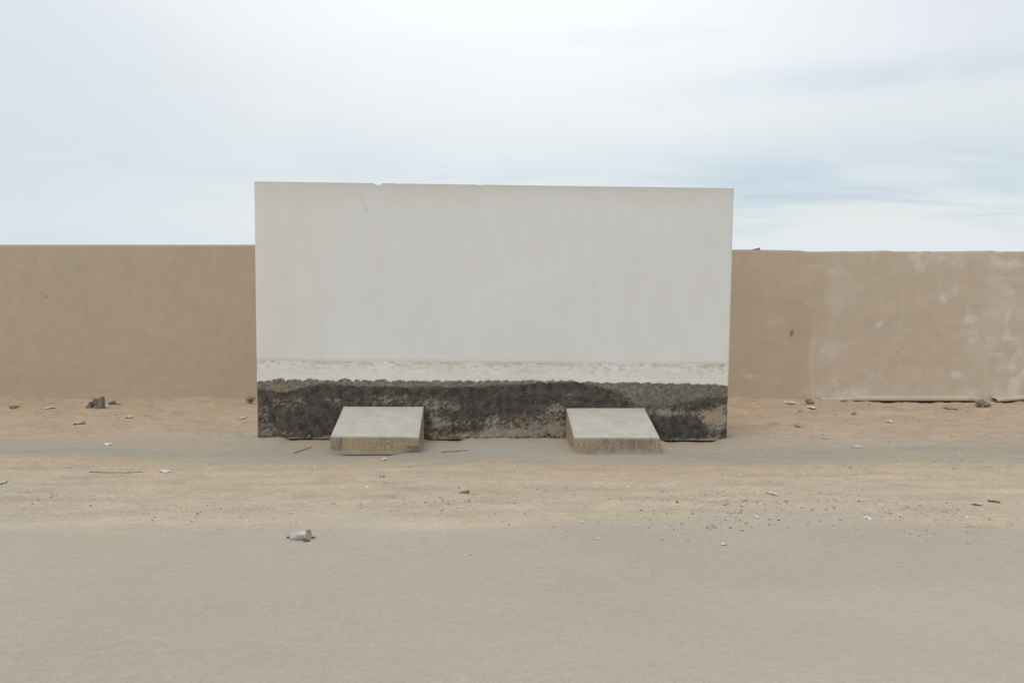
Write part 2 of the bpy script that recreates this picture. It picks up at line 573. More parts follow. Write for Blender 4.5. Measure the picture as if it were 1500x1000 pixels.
# pale worn and salt-stained areas on the right stretch, block courses ghosting through
u_w = 750 + F * WXg / (WALL_Y * cp)          # about the photo column, used as a ruler along the wall
v_w = 585 - (Zg - 0.0) * (222 / (top[None, :].mean()))
pale = np.zeros_like(WXg)
for (cu, cv, su, sv, k) in [(1365, 385, 28, 10, .8), (1345, 380, 14, 14, .6), (1400, 382, 10, 8, .7), (1475, 382, 22, 9, .9), (1475, 425, 14, 10, .5),
                            (1424, 475, 9, 18, .9), (1428, 497, 14, 5, .7), (1382, 436, 5, 12, .9), (1396, 420, 5, 7, .8), (1478, 470, 5, 22, .7), (1470, 495, 26, 4, .6),
                            (1485, 560, 22, 22, .9), (1395, 548, 16, 5, .8), (1480, 520, 22, 5, .7), (1510, 540, 16, 30, .9), (1290, 473, 6, 5, 1.0),
                            (1316, 508, 4, 12, .5), (1322, 465, 4, 12, .5), (1240, 575, 40, 8, .55), (1225, 560, 5, 14, .7), (1265, 565, 6, 10, .5), (1280, 550, 14, 9, .5),
                            (1222, 395, 14, 8, .5), (1210, 515, 8, 8, .4), (1430, 575, 26, 5, .6), (1345, 560, 50, 14, .3),
                            (1640, 430, 40, 50, .6), (1580, 500, 30, 60, .5), (1270, 378, 12, 10, .35), (1185, 445, 8, 8, .4), (1100, 552, 14, 3, .45)]:
    pale = np.maximum(pale, k * np.exp(-0.5 * (((u_w - cu) / su) ** 2 + ((v_w - cv) / sv) ** 2)))
pale = pale * np.clip(0.65 + 1.9 * fbm(WXg * 6, Zg * 5, 4, 93), 0.05, 1.5)
pale = 0.62 * pale + 0.30 * sstep(0.25, 0.60, pale + 0.30 * fbm(WXg * 9, Zg * 8, 3, 104))
pale = np.maximum(pale, 0.30 * right * sstep(0.05, 0.5, fbm(WXg * 1.4, Zg * 1.1, 4, 94)))
pale = np.maximum(pale, 0.75 * sstep(1436, 1446, u_w) * np.exp(-0.5 * ((v_w - 407.5) / 1.7) ** 2))           # scored line
seam = np.exp(-0.5 * ((u_w - 1192 - 2 * np.sin(v_w * 0.08)) / 2.2) ** 2) * sstep(455, 500, v_w)
pale = np.maximum(pale, 0.45 * seam)
jx = np.abs(((WXg / 0.40 + 0.5 * (np.floor(Zg / 0.2) % 2)) % 1) - 0.5) * 0.40
jz = np.abs(((Zg / 0.20) % 1) - 0.5) * 0.20
joint = np.maximum(np.exp(-0.5 * (jx / 0.012) ** 2), np.exp(-0.5 * (jz / 0.012) ** 2))
ghost = joint * sstep(1410, 1470, u_w) * np.clip(0.3 + 1.5 * fbm(WXg * 2, Zg * 2, 3, 95), 0, 1)
pale = np.clip(np.maximum(pale, 0.42 * ghost), 0, 1)
rel = rel - 0.003 * ghost
brown = np.array([0.518, 0.410, 0.298])
tan = np.array([0.568, 0.465, 0.358])
white = np.array([0.71, 0.65, 0.565])
m_r = np.maximum(sstep(1176, 1222, u_w + 16 * fbm(WXg * 1.5, Zg * 1.1, 4, 96)), 0.55 * sstep(1085, 1125, u_w) * sstep(470, 390, v_w + 30 * fbm(WXg, Zg, 3, 97)))
wt = lerp(np.broadcast_to(brown, WXg.shape + (3,)), tan, m_r)
wt = lerp(wt, np.array([0.50, 0.425, 0.30]), 0.35 * sstep(0, 0.5, fbm(WXg * 0.6 + 3, Zg * 0.5, 3, 98)) * (1 - right))
wt = lerp(wt, white, pale * 0.80)
# splashed foot, dusty band low down, dribble marks below the coping
foot = sstep(572, 583, v_w + 5 * fbm(WXg * 2, Zg * 3, 3, 99))
wt = lerp(wt, np.array([0.55, 0.45, 0.30]), 0.6 * foot * (1 - right))
wt = lerp(wt, white * 0.95, 0.40 * np.exp(-0.5 * ((v_w - 566 - 3 * fbm(WXg * 0.8, WXg * 0, 2, 100)) / 1.6) ** 2) * sstep(0.0, 0.3, perlin(WXg * 0.9, Zg * 0 + 7, 101)) * (1 - right))
wt = wt * (1 + 0.05 * fbm(WXg * 7, Zg * 0.7, 3, 102) * sstep(0.5, 0.0, top[None, :] - Zg) + 0.03 * fbm(WXg * 0.5, Zg * 0.8, 3, 103))[..., None]
wt = lerp(wt, wt * 0.80, sstep(0.05, 0.0, top[None, :] - Zg))
# a few small dark knocks in the render
for (cu, cv, su, sv) in ((1161, 488, 1.3, 3.0), (1170, 487, 1.6, .7), (1318, 515, 1.3, 1.0), (66, 433, .8, .8), (52, 379, .8, .6)):
    k = np.exp(-0.5 * (((u_w - cu) / su) ** 2 + ((v_w - cv) / sv) ** 2))
    wt = lerp(wt, np.array([0.13, 0.10, 0.075]), np.clip(k * 1.2, 0, 0.95))
    rel = rel - 0.012 * k

wm, t, b = new_mat('mud_render')
p = t.n.new('ShaderNodeTexCoord').outputs['Object']
a = t.attr('tint').outputs['Color']
n1 = t.noise(p, 60, 4, 0.7)
n2 = t.noise(t.scalev(p, (1, 1, 0.7)), 7, 5, 0.6)
n3 = t.noise(t.scalev(p, (1.6, 1, 0.35)), 4, 4, 0.6)
c1 = t.mix(0.9, a, t.mix(t.step(n2, 0.3, 0.7), (0.965, 0.965, 0.965), (1.03, 1.03, 1.03)), 'MULTIPLY')
c1 = t.mix(0.8, c1, t.mix(t.step(n1, 0.28, 0.72), (0.94, 0.94, 0.94), (1.05, 1.05, 1.05)), 'MULTIPLY')
c1 = t.mix(0.6, c1, t.mix(t.step(n3, 0.3, 0.7), (0.975, 0.975, 0.975), (1.02, 1.02, 1.02)), 'MULTIPLY')
t.l.new(c1, b.inputs['Base Color'])
t.l.new(t.bump(t.m('ADD', n1, t.m('MULTIPLY', n2, 1.5)), 0.006, 0.5), b.inputs['Normal'])

compound = empty('compound_wall', (0, WALL_Y, 0), 'long low tan rendered boundary wall running behind the white wall', 'wall')
front = np.stack([WXg, -rel, Zg], -1)
# one closed skin: front, top, back
back_side = front[::-1].copy()
back_side[..., 1] = 0.22
body = np.concatenate([front, back_side], 0)
wt2 = np.concatenate([wt, wt[::-1]], 0)
wo = new_obj('render_face', grid_mesh('compound_wall_body', body, wt2), wm, compound)

# concrete footing strips left exposed at the foot of its right stretch
conc = plain_mat('grey_concrete', (0.50, 0.435, 0.345), 0.95, 0.16, 30, 0.004)
conc_dark = plain_mat('dark_concrete', (0.27, 0.25, 0.215), 0.95, 0.22, 30, 0.004)


def strip(x0, x1, z0, z1, y0, y1, name, parent, seed, mat):
    n = max(8, int((x1 - x0) / 0.06))
    x = np.linspace(x0, x1, n)
    w = 0.004 * fbm(x * 3, x * 0, 3, seed)
    taper = sstep(x0 - 0.01, x0 + 0.5, x)
    zt = z0 + (z1 - z0) * (0.15 + 0.85 * taper) + w
    zb = z0 + 0.006 * fbm(x * 2.4, x * 0 + 4, 3, seed + 3) - (1 - taper) * 0.03
    yf = y0 + 0.010 * fbm(x * 1.7, x * 0 + 8, 3, seed + 5)
    ring = [(y1 + 0 * x, zb), (yf + 0.004, zb), (yf, zb + 0.006), (yf, zt - 0.008), (yf + 0.008, zt), (y1 + 0 * x, zt + 0.01), (y1 + 0 * x, zb)]
    co = np.stack([np.stack([x, yy, zz], -1) for yy, zz in ring], 0)
    return new_obj(name, grid_mesh(name, co, smooth=False), mat, parent)


fx0, fz0 = wall_pt(1200, 588)
fx1, fz1 = wall_pt(1428, 588)
fx2, _ = wall_pt(1452, 587)
strip(fx0, fx1, 0.000, 0.042, -0.16, 0.02, 'footing', compound, 200, conc)
strip(fx2, 9.6, 0.016, 0.055, -0.14, 0.02, 'footing', compound, 210, conc)

# ------------------------------------------------------------------ white free-standing wall
THICK = 0.24
fw = empty('free_standing_wall', tuple(S0), 'tall blank white rendered free-standing wall with black tarred foot', 'wall')
fw.rotation_euler = (0, 0, YAW)
# local frame: x along the wall, y into the wall (away from camera), z up


def line_z(px, py):
    return on_screen(px, py)


SPLIT = [line_z(376, 527), line_z(480, 529), line_z(620, 530), line_z(760, 531), line_z(900, 533), line_z(1068, 533)]


def split_z(a):
    return np.interp(a, [q[0] for q in SPLIT], [q[1] for q in SPLIT]) + 0.003 * fbm(a * 3, a * 0, 3, 300) - 0.001


def edge_l(z):      # left end as function of height
    return BL[0] + (TL[0] - BL[0]) * (z - BL[1]) / (TL[1] - BL[1])


def edge_r(z):
    return BR[0] + (TR[0] - BR[0]) * (z - BR[1]) / (TR[1] - BR[1])


# upper panel
na, nzp = 260, 96
s = np.linspace(0, 1, na)
# columns concentrated round the chipped arris
chip_a = (on_screen(553, 268)[0] - TL[0]) / (TR[0] - TL[0])
s = np.sort(np.concatenate([s, chip_a + np.linspace(-0.014, 0.014, 40)]))
na = len(s)
a_top = TL[0] + (TR[0] - TL[0]) * s
z_top = TL[1] + (TR[1] - TL[1]) * s
z_top = z_top + 0.0025 * fbm(a_top * 1.5, a_top * 0, 3, 301)
q = (s - chip_a) / 0.0088
chip = 0.8 * np.where(np.abs(q) < 1, (1 - q ** 2) ** 0.7, 0) * (0.75 + 0.35 * q) * (1 + 0.5 * perlin(q * 3, q * 0, 304))
z_top = z_top - 0.030 * np.clip(chip, 0, 1.2)
for (cpx, w_, d_) in ((585, 3, 0.004), (703, 3, 0.006), (640, 2, 0.003)):
    z_top = z_top - d_ * gauss(a_top, on_screen(cpx, 270)[0], w_ * 0.0072)
tv = np.concatenate([np.linspace(0, 0.97, nzp), [0.983, 0.992, 1.0]])
S_, T_ = np.meshgrid(s, tv)
zlow = split_z(TL[0] + (TR[0] - TL[0]) * S_)
Zp = zlow + (z_top[None, :] - zlow) * T_
Ap = edge_l(Zp) + (edge_r(Zp) - edge_l(Zp)) * S_
dtop = z_top[None, :] - Zp
Yp = -0.006 - 0.006 * fbm(Ap * 0.6, Zp * 0.6, 2, 302) - 0.0012 * fbm(Ap * 3, Zp * 3, 2, 303)
Yp = Yp + 0.003 * sstep(0.004, 0.0, dtop)                        # rounded arris
Yp = Yp + 0.008 * sstep(0.006, 0.0, S_) + 0.008 * sstep(0.994, 1.0, S_)
Yp = Yp + 0.004 * sstep(0.015, 0.0, T_ * 2.0)
pw = np.array([0.768, 0.755, 0.718])
pt = np.broadcast_to(pw, Zp.shape + (3,)).copy()
pt = lerp(pt, np.array([0.685, 0.665, 0.605]), 0.8 * sstep(0.30, 0.0, dtop + 0.10 * fbm(Ap * 1.2, Zp * 0.6, 3, 305)))      # rain-washed dust below the top
pt = lerp(pt, np.array([0.62, 0.58, 0.50]), 0.55 * sstep(0.06, 0.0, dtop + 0.02 * fbm(Ap * 3, Zp * 2, 3, 306)))
pt = lerp(pt, np.array([0.75, 0.715, 0.64]), 0.5 * sstep(0.22, 0.0, S_ + 0.05 * fbm(Ap, Zp, 3, 307)))
pt = pt * (1 + 0.018 * fbm(Ap * 1.2, Zp * 0.35, 3, 308) + 0.010 * fbm(Ap * 5, Zp * 0.6, 3, 309))[..., None]
pu = 372 + (Ap - TL[0]) / (TR[0] - TL[0]) * 703
pv = 266 + (TL[1] - Zp) / (TL[1] - BL[1]) * 376 + (pu - 372) / 703 * 6
for (cu, cv, su, sv, k) in [(524, 284, 1.5, 1.5, .5), (526, 291, 1.5, 3, .45), (530, 300, 1.2, 4, .4), (533, 307, 2, 3, .5), (523, 312, .8, 3, .25),
                            (871, 388, 1.6, 2, .35), (866, 421, 2, 1.8, .35), (862, 454, 2, 2, .3), (828, 466, 2, 2, .3), (925, 476, 3, 2, .25), (876, 300, 4, 8, .14),
                            (988, 388, 2, 2, .2), (918, 520, 1.6, 1.6, .35), (1062, 483, 3, 3, .25), (655, 320, 2, 3, .12)]:
    pt = lerp(pt, np.array([0.42, 0.39, 0.34]), np.clip(0.6 * k * np.clip(0.7 + 1.6 * fbm(pu * 0.35, pv * 0.35, 2, 311), 0, 1.4) * np.exp(-0.5 * (((pu - cu) / su) ** 2 + ((pv - cv) / sv) ** 2)), 0, 1))
pt = lerp(pt, np.array([0.50, 0.465, 0.40]), 0.8 * sstep(0.018, 0.002, dtop))
front = np.stack([Ap, Yp, Zp], -1)


def close_slab(front, tint, thick):
    """front sheet -> sheet + rim + back as one grid"""
    bk = front[::-1].copy()
    bk[..., 1] = thick
    co = np.concatenate([front, bk], 0)                 # front, over the top, down the back
    tn = np.concatenate([tint, tint[::-1]], 0)
    lo = co[-1:, :, :].copy()
    co = np.concatenate([co, front[:1]], 0)             # close along the bottom
    tn = np.concatenate([tn, tint[:1]], 0)
    return co, tn


def slab_object(name, front, tint, thick, mat, parent):
    co, tn = close_slab(front, tint, thick)
    me = grid_mesh(name, co, tn)
    bm = bmesh.new()
    bm.from_mesh(me)
    bmesh.ops.remove_doubles(bm, verts=bm.verts, dist=1e-6)
    bd = [e for e in bm.edges if e.is_boundary]
    bmesh.ops.holes_fill(bm, edges=bd, sides=0)
    bm.normal_update()
    for e in bm.edges:
        if len(e.link_faces) == 2 and e.calc_face_angle(0) > math.radians(55):
            e.smooth = False
    bm.to_mesh(me)
    bm.free()
    return new_obj(name, me, mat, parent)


pm, t, b = new_mat('white_render')
p = t.n.new('ShaderNodeTexCoord').outputs['Object']
a = t.attr('tint').outputs['Color']
n1 = t.noise(p, 110, 3, 0.6)
n2 = t.noise(t.scalev(p, (1.2, 1, 0.5)), 3.0, 5, 0.6)
n3 = t.noise(p, 22, 3, 0.6)
c1 = t.mix(0.9, a, t.mix(t.step(n2, 0.3, 0.7), (0.975, 0.97, 0.962), (1.015, 1.015, 1.02)), 'MULTIPLY')
c1 = t.mix(0.9, c1, t.mix(t.step(n1, 0.3, 0.7), (0.972, 0.972, 0.972), (1.02, 1.02, 1.02)), 'MULTIPLY')
t.l.new(c1, b.inputs['Base Color'])
b.inputs['Roughness'].default_value = 0.8
t.l.new(t.bump(t.m('ADD', n1, n3), 0.003, 0.35), b.inputs['Normal'])
slab_object('panel', front, pt, THICK, pm, fw)

# lower part: whitewash band over grey stucco with worn black tar
du = 0.0068
A0 = np.arange(BL[0], BR[0] + du / 2, du)
nb = 98
Sb, Tb = np.meshgrid((A0 - A0[0]) / (A0[-1] - A0[0]), np.linspace(0, 1, nb))
a_lin = BL[0] + (BR[0] - BL[0]) * Sb
zb_ = base_z(a_lin) + 0.006 * fbm(a_lin * 2.5, a_lin * 0, 3, 320)
zt_ = split_z(a_lin) - 0.0005
Zl = zb_ + (zt_ - zb_) * Tb
Al = edge_l(Zl) + (edge_r(Zl) - edge_l(Zl)) * Sb
# photo-scale rulers along this face (columns 376-1066, rows 530-643)
bu = 376 + Sb * 690
bv = 643 - (Zl - base_z(a_lin)) / 0.00724
# scalloped lower edge of the whitewash: one dab of the brush after another
edge = np.interp(bu, [376, 400, 430, 470, 560, 700, 760, 830, 870, 900, 960, 1010, 1060, 1066],
                 [560, 557.5, 557, 557, 557, 557, 556, 555.5, 558, 557.5, 558, 558.5, 560, 562])
knots = [376]
rr = random.Random(5)
while knots[-1] < 1070:
    knots.append(knots[-1] + rr.uniform(9, 27) * (1.0 if knots[-1] < 740 else 1.6))
knots = np.array(knots)
ki = np.clip(np.searchsorted(knots, bu) - 1, 0, len(knots) - 2)
kt = (bu - knots[ki]) / (knots[ki + 1] - knots[ki])
kamp = np.array([rr.uniform(2.0, 6.0) for _ in knots])[ki] * np.where(bu < 740, 1.0, 0.5)
edge = edge + kamp * (0.55 - (1 - np.abs(2 * kt - 1) ** 3)) * np.clip(0.6 + 1.2 * perlin(bu * 0.03, bu * 0, 329), 0.1, 1.1) + 2.0 * fbm(bu * 0.12, bv * 0.1, 3, 330) + 1.3 * fbm(bu * 0.45, bv * 0.3, 2, 328)
fringe = sstep(-1.0, 1.4, bv - edge)                  # 0 whitewash, 1 bare below
# white
wb = np.broadcast_to(np.array([0.795, 0.772, 0.712]), Zl.shape + (3,)).copy()
wb = wb * (1 + 0.05 * fbm(bu * 0.02, bv * 0.1, 3, 331) + 0.02 * fbm(bu * 0.25, bv * 0.06, 2, 332))[..., None]
dr = np.interp(bu, [376, 500, 760, 1066], [0, 0, 0, 0])
topd = bv - (643 - (zt_ - base_z(a_lin)) / 0.00724)        # rows below the step
spl = fbm(bu * 0.10, bv * 0.22, 4, 333) + 0.35 * fbm(bu * 0.035, bv * 0.02, 2, 334)
stain = sstep(0.0, 0.42, spl) * np.exp(-topd / 10.0) * 1.1
stain = np.maximum(stain, 0.60 * sstep(0.24, 0.46, fbm(bu * 0.2 + bv * 0.12, bv * 0.22, 3, 335)) * sstep(24, 6, topd) * sstep(-0.2, 0.3, fbm(bu * 0.012, bv * 0, 2, 336)))
stain = np.maximum(stain, 0.55 * np.exp(-0.5 * ((topd - 1.8) / 2.0) ** 2) * sstep(-0.15, 0.25, fbm(bu * 0.02, bv * 0 + 5, 3, 337)))
wb = lerp(wb, np.array([0.47, 0.375, 0.26]), np.clip(stain, 0, 1) * 0.85)
wb = lerp(wb, np.array([0.62, 0.57, 0.47]), 0.35 * sstep(-0.3, 0.4, fbm(bu * 0.015, bv * 0.05, 3, 338)) * sstep(32, 0, topd))
# bare stucco
st = np.broadcast_to(np.array([0.345, 0.300, 0.232]), Zl.shape + (3,)).copy()
st = lerp(st, np.array([0.42, 0.325, 0.215]), sstep(-0.2, 0.4, fbm(bu * 0.03, bv * 0.04, 3, 340)) * 0.7)
st = lerp(st, np.array([0.25, 0.230, 0.19]), sstep(0.0, 0.45, fbm(bu * 0.05, bv * 0.06, 3, 341)) * 0.7)
# tar: upper limit of the black, brush after brush
tar_top = np.interp(bu, [376, 390, 405, 420, 435, 450, 480, 520, 560, 620, 700, 740, 800, 850, 870, 890, 910, 925, 940, 970, 1000, 1030, 1066],
                    [569, 572, 574, 574, 570, 565.5, 563, 565, 566, 567, 565, 563, 558, 558, 563, 568, 573, 582, 592, 590, 586, 581, 576])
tar_top = tar_top + 2.2 * fbm(bu * 0.045, bv * 0, 3, 342) + 1.4 * fbm(bu * 0.3, bv * 0.2, 3, 352)
soft_ = 1.6 + 3.6 * sstep(-0.1, 0.4, perlin(bu * 0.02, bv * 0 + 3, 353)) + 3.0 * sstep(870, 940, bu)
below = sstep(-soft_, soft_, bv - tar_top)
cov = 0.86 + 0.38 * fbm(bu * 0.022, bv * 0.05, 4, 343) + 0.24 * fbm(bu * 0.09 + bv * 0.05, bv * 0.13, 3, 344)
for (cu, cv, su, sv, k) in [
        # worn places (less tar)
        (410, 590, 26, 12, -.30), (440, 585, 10, 7, -.30), (395, 632, 20, 8, -.45), (372, 610, 6, 30, -.3), (487, 584, 8, 8, -.25), (540, 580, 40, 6, -.10),
        (590, 586, 26, 6, -.28), (612, 590, 14, 7, -.32), (635, 595, 20, 12, -.16), (632, 618, 11, 13, -.75), (655, 620, 14, 5, -.40), (668, 598, 10, 4, -.35),
        (716, 612, 11, 14, -.50), (730, 630, 40, 7, -.55), (690, 636, 60, 4, -.55), (790, 622, 36, 11, -.45), (800, 600, 22, 9, -.30), (815, 590, 10, 8, -.30),
        (815, 625, 16, 14, -.45), (745, 605, 12, 3, -.3), (770, 590, 40, 3, -.12), (845, 580, 14, 7, -.35),
        (955, 580, 40, 10, -.40), (1000, 574, 70, 8, -.45), (990, 604, 40, 4, -.45), (1020, 597, 30, 5, -.35), (1045, 620, 14, 14, -.75), (1055, 606, 14, 8, -.60), (965, 596, 10, 8, -.45),
        (940, 590, 10, 10, -.45), (1050, 590, 10, 4, -.2), (480, 640, 30, 3, -.5), (1000, 641, 60, 2.2, -.5),
        # thick places
        (470, 575, 60, 6, .25), (430, 600, 18, 20, .28), (470, 615, 20, 18, .22), (560, 569, 80, 4, .3), (700, 585, 20, 18, .25), (740, 585, 30, 16, .32), (690, 572, 90, 6, .25),
        (825, 570, 40, 9, .38), (890, 574, 25, 6, .25), (870, 588, 60, 5, .2), (760, 603, 14, 8, .3), (640, 606, 40, 4, .15), (650, 628, 14, 4, .35),
        (985, 622, 30, 10, .50), (1015, 630, 14, 10, .3), (1040, 582, 28, 4, .55), (990, 592, 30, 4, .35), (625, 620, 3, 14, .4), (827, 608, 3, 14, .4)]:
    cov = cov + k * np.exp(-0.5 * (((bu - cu) / su) ** 2 + ((bv - cv) / sv) ** 2))
# stubbly fringe between whitewash and tar
stub = 0.47 + 0.20 * fbm(bu * 0.17, bv * 0.17, 3, 345) + 0.05 * sstep(820, 960, bu)
foot_w = sstep(639.0, 642.5, bv + 1.2 * fbm(bu * 0.06, bv * 0, 3, 346))
cov = cov - 0.55 * foot_w * sstep(-0.1, 0.25, fbm(bu * 0.025, bv * 0, 2, 347) + 0.12)
cov = 0.28 + 0.60 * np.clip(cov, 0, 1.25)
cov = cov + (0.16 * fbm(bu * 0.06, bv * 0.09, 3, 349) + 0.22 * fbm(bu * 0.16 + bv * 0.06, bv * 0.19, 3, 354))
cov = stub * (1 - below) + cov * below
cov = np.clip(cov, 0, 1.3)
Yl = -0.004 * (1 - fringe) - 0.004 * fbm(Al * 0.8, Zl, 2, 350) - fringe * (0.0015 * fbm(bu * 0.13, bv * 0.13, 3, 351) + 0.0015 * sstep(0.35, 0.65, cov))
Yl = Yl + 0.010 * sstep(0.004, 0.0, Sb) + 0.010 * sstep(0.996, 1.0, Sb)
st = lerp(st, np.array([0.315, 0.288, 0.238]), 0.8 * sstep(850, 930, bu) * sstep(600, 585, bv))
tint_b = lerp(wb, st, fringe)
front = np.stack([Al, Yl, Zl], -1)

tm, t, b = new_mat('tarred_stucco')
p = t.n.new('ShaderNodeTexCoord').outputs['Object']
a = t.attr('tint').outputs['Color']
covn = t.attr('cov').outputs['Fac']
frn = t.attr('fringe').outputs['Fac']
f1 = t.noise(p, 34, 5, 0.7, 0.3)
f2 = t.noise(t.scalev(p, (1, 1, 0.6)), 105, 4, 0.75)
f3 = t.noise(p, 11, 4, 0.6)
rotn = t.n.new('ShaderNodeVectorRotate')
rotn.rotation_type = 'Y_AXIS'
rotn.inputs['Angle'].default_value = math.radians(28)
t.put(rotn.inputs['Vector'], p)
f5 = t.noise(t.scalev(rotn.outputs[0], (0.45, 1, 2.4)), 13, 5, 0.65, 0.5)      # slanting strokes of a wide brush
f4 = t.noise(t.scalev(p, (1.5, 1, 0.45)), 55, 3, 0.7)
cv = t.m('ADD', covn, t.m('MULTIPLY', t.m('SUBTRACT', f1, 0.5), 1.15))
cv = t.m('ADD', cv, t.m('MULTIPLY', t.m('SUBTRACT', f2, 0.5), 1.05))
cv = t.m('ADD', cv, t.m('MULTIPLY', t.m('SUBTRACT', f5, 0.5), 0.75))
cv = t.step(cv, 0.30, 0.72)
stubn = t.attr('stub').outputs['Fac']
flat = t.m('ADD', 0.46, t.m('ADD', t.m('MULTIPLY', t.m('SUBTRACT', f2, 0.5), 2.6), t.m('MULTIPLY', t.m('SUBTRACT', f4, 0.5), 2.2)))
k_ = t.m('MULTIPLY', stubn, 0.45)
cv = t.m('ADD', t.m('MULTIPLY', cv, t.m('SUBTRACT', 1.0, k_)), t.m('MULTIPLY', flat, k_), clamp=True)
cv = t.m('MULTIPLY', cv, t.step(frn, 0.30, 0.62))
black = t.mix(t.step(f3, 0.36, 0.66), (0.046, 0.043, 0.038), (0.105, 0.096, 0.081))
black = t.mix(t.m('MULTIPLY', t.step(f5, 0.52, 0.68), 0.55), black, (0.15, 0.135, 0.11))
black = t.mix(t.m('MULTIPLY', t.step(f2, 0.52, 0.70), 0.6), black, (0.19, 0.165, 0.13))
bare = t.mix(0.9, a, t.mix(t.step(f2, 0.3, 0.7), (0.75, 0.74, 0.73), (1.22, 1.22, 1.22)), 'MULTIPLY')
bare = t.mix(0.6, bare, t.mix(t.step(f4, 0.3, 0.7), (0.80, 0.79, 0.78), (1.15, 1.15, 1.15)), 'MULTIPLY')
clean = t.mix(0.9, a, t.mix(t.step(f4, 0.3, 0.7), (0.965, 0.96, 0.95), (1.025, 1.025, 1.03)), 'MULTIPLY')
c1 = t.mix(t.step(frn, 0.2, 0.7), clean, bare)
c1 = t.mix(cv, c1, black)
t.l.new(c1, b.inputs['Base Color'])
hh = t.m('ADD', t.m('MULTIPLY', f2, 0.5), t.m('ADD', f1, t.m('MULTIPLY', cv, 0.35)))
hh = t.m('MULTIPLY', hh, t.step(frn, 0.2, 0.7, 0.25, 1.0))
t.l.new(t.bump(hh, 0.007, 0.5), b.inputs['Normal'])
foot_o = slab_object('foot', front, tint_b, THICK, tm, fw)
me = foot_o.data


def attach(me, name, vals, fr):
    """nearest front value for every vertex (front grid is regular in s and t)"""
    n = len(me.vertices)
    co = np.empty(n * 3, np.float32)
    me.vertices.foreach_get('co', co)
    co = co.reshape(-1, 3)
    r, c = vals.shape
    si = np.clip(np.round((co[:, 0] - fr[0, 0, 0]) / (fr[0, -1, 0] - fr[0, 0, 0]) * (c - 1)), 0, c - 1).astype(int)
    zl, zh = fr[0, si, 2], fr[-1, si, 2]
    ti = np.clip(np.round((co[:, 2] - zl) / (zh - zl) * (r - 1)), 0, r - 1).astype(int)
    at = me.attributes.new(name, 'FLOAT', 'POINT')
    at.data.foreach_set('value', vals[ti, si].astype(np.float32))


attach(me, 'cov', cov, front)
attach(me, 'fringe', fringe, front)
attach(me, 'stub', 1 - below, front)

# ------------------------------------------------------------------ two sloping slabs at its foot
padm, t, b = new_mat('pad_concrete')
p = t.n.new('ShaderNodeTexCoord').outputs['Object']
geo = t.n.new('ShaderNodeAttribute')
geo.attribute_name = 'side'
side = geo.outputs['Fac']
low = t.attr('low').outputs['Fac']
f1 = t.noise(p, 7, 5, 0.6)
f2 = t.noise(p, 60, 4, 0.7)
f3 = t.noise(t.scalev(p, (1, 1, 0.16)), 26, 4, 0.65)
f4 = t.noise(p, 3.0, 3, 0.5)
topc = t.mix(t.step(f1, 0.32, 0.68), (0.455, 0.420, 0.358), (0.515, 0.486, 0.428))
topc = t.mix(0.7, topc, t.mix(t.step(f2, 0.3, 0.7), (0.93, 0.93, 0.92), (1.06, 1.06, 1.06)), 'MULTIPLY')
topc = t.mix(t.m('MULTIPLY', t.step(f4, 0.56, 0.72), 0.25), topc, (0.48, 0.42, 0.34))
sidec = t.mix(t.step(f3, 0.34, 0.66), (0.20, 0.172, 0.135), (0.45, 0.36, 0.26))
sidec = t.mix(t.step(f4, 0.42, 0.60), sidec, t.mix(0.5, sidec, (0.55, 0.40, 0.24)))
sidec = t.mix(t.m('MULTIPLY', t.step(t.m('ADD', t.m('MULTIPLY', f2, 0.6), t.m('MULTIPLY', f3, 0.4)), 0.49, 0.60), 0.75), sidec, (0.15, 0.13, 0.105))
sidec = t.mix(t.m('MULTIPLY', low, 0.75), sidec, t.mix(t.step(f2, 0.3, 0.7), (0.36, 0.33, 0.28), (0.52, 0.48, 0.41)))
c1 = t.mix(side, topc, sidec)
t.l.new(c1, b.inputs['Base Color'])
t.l.new(t.bump(t.m('ADD', f2, f1), 0.006, 0.5), b.inputs['Normal'])


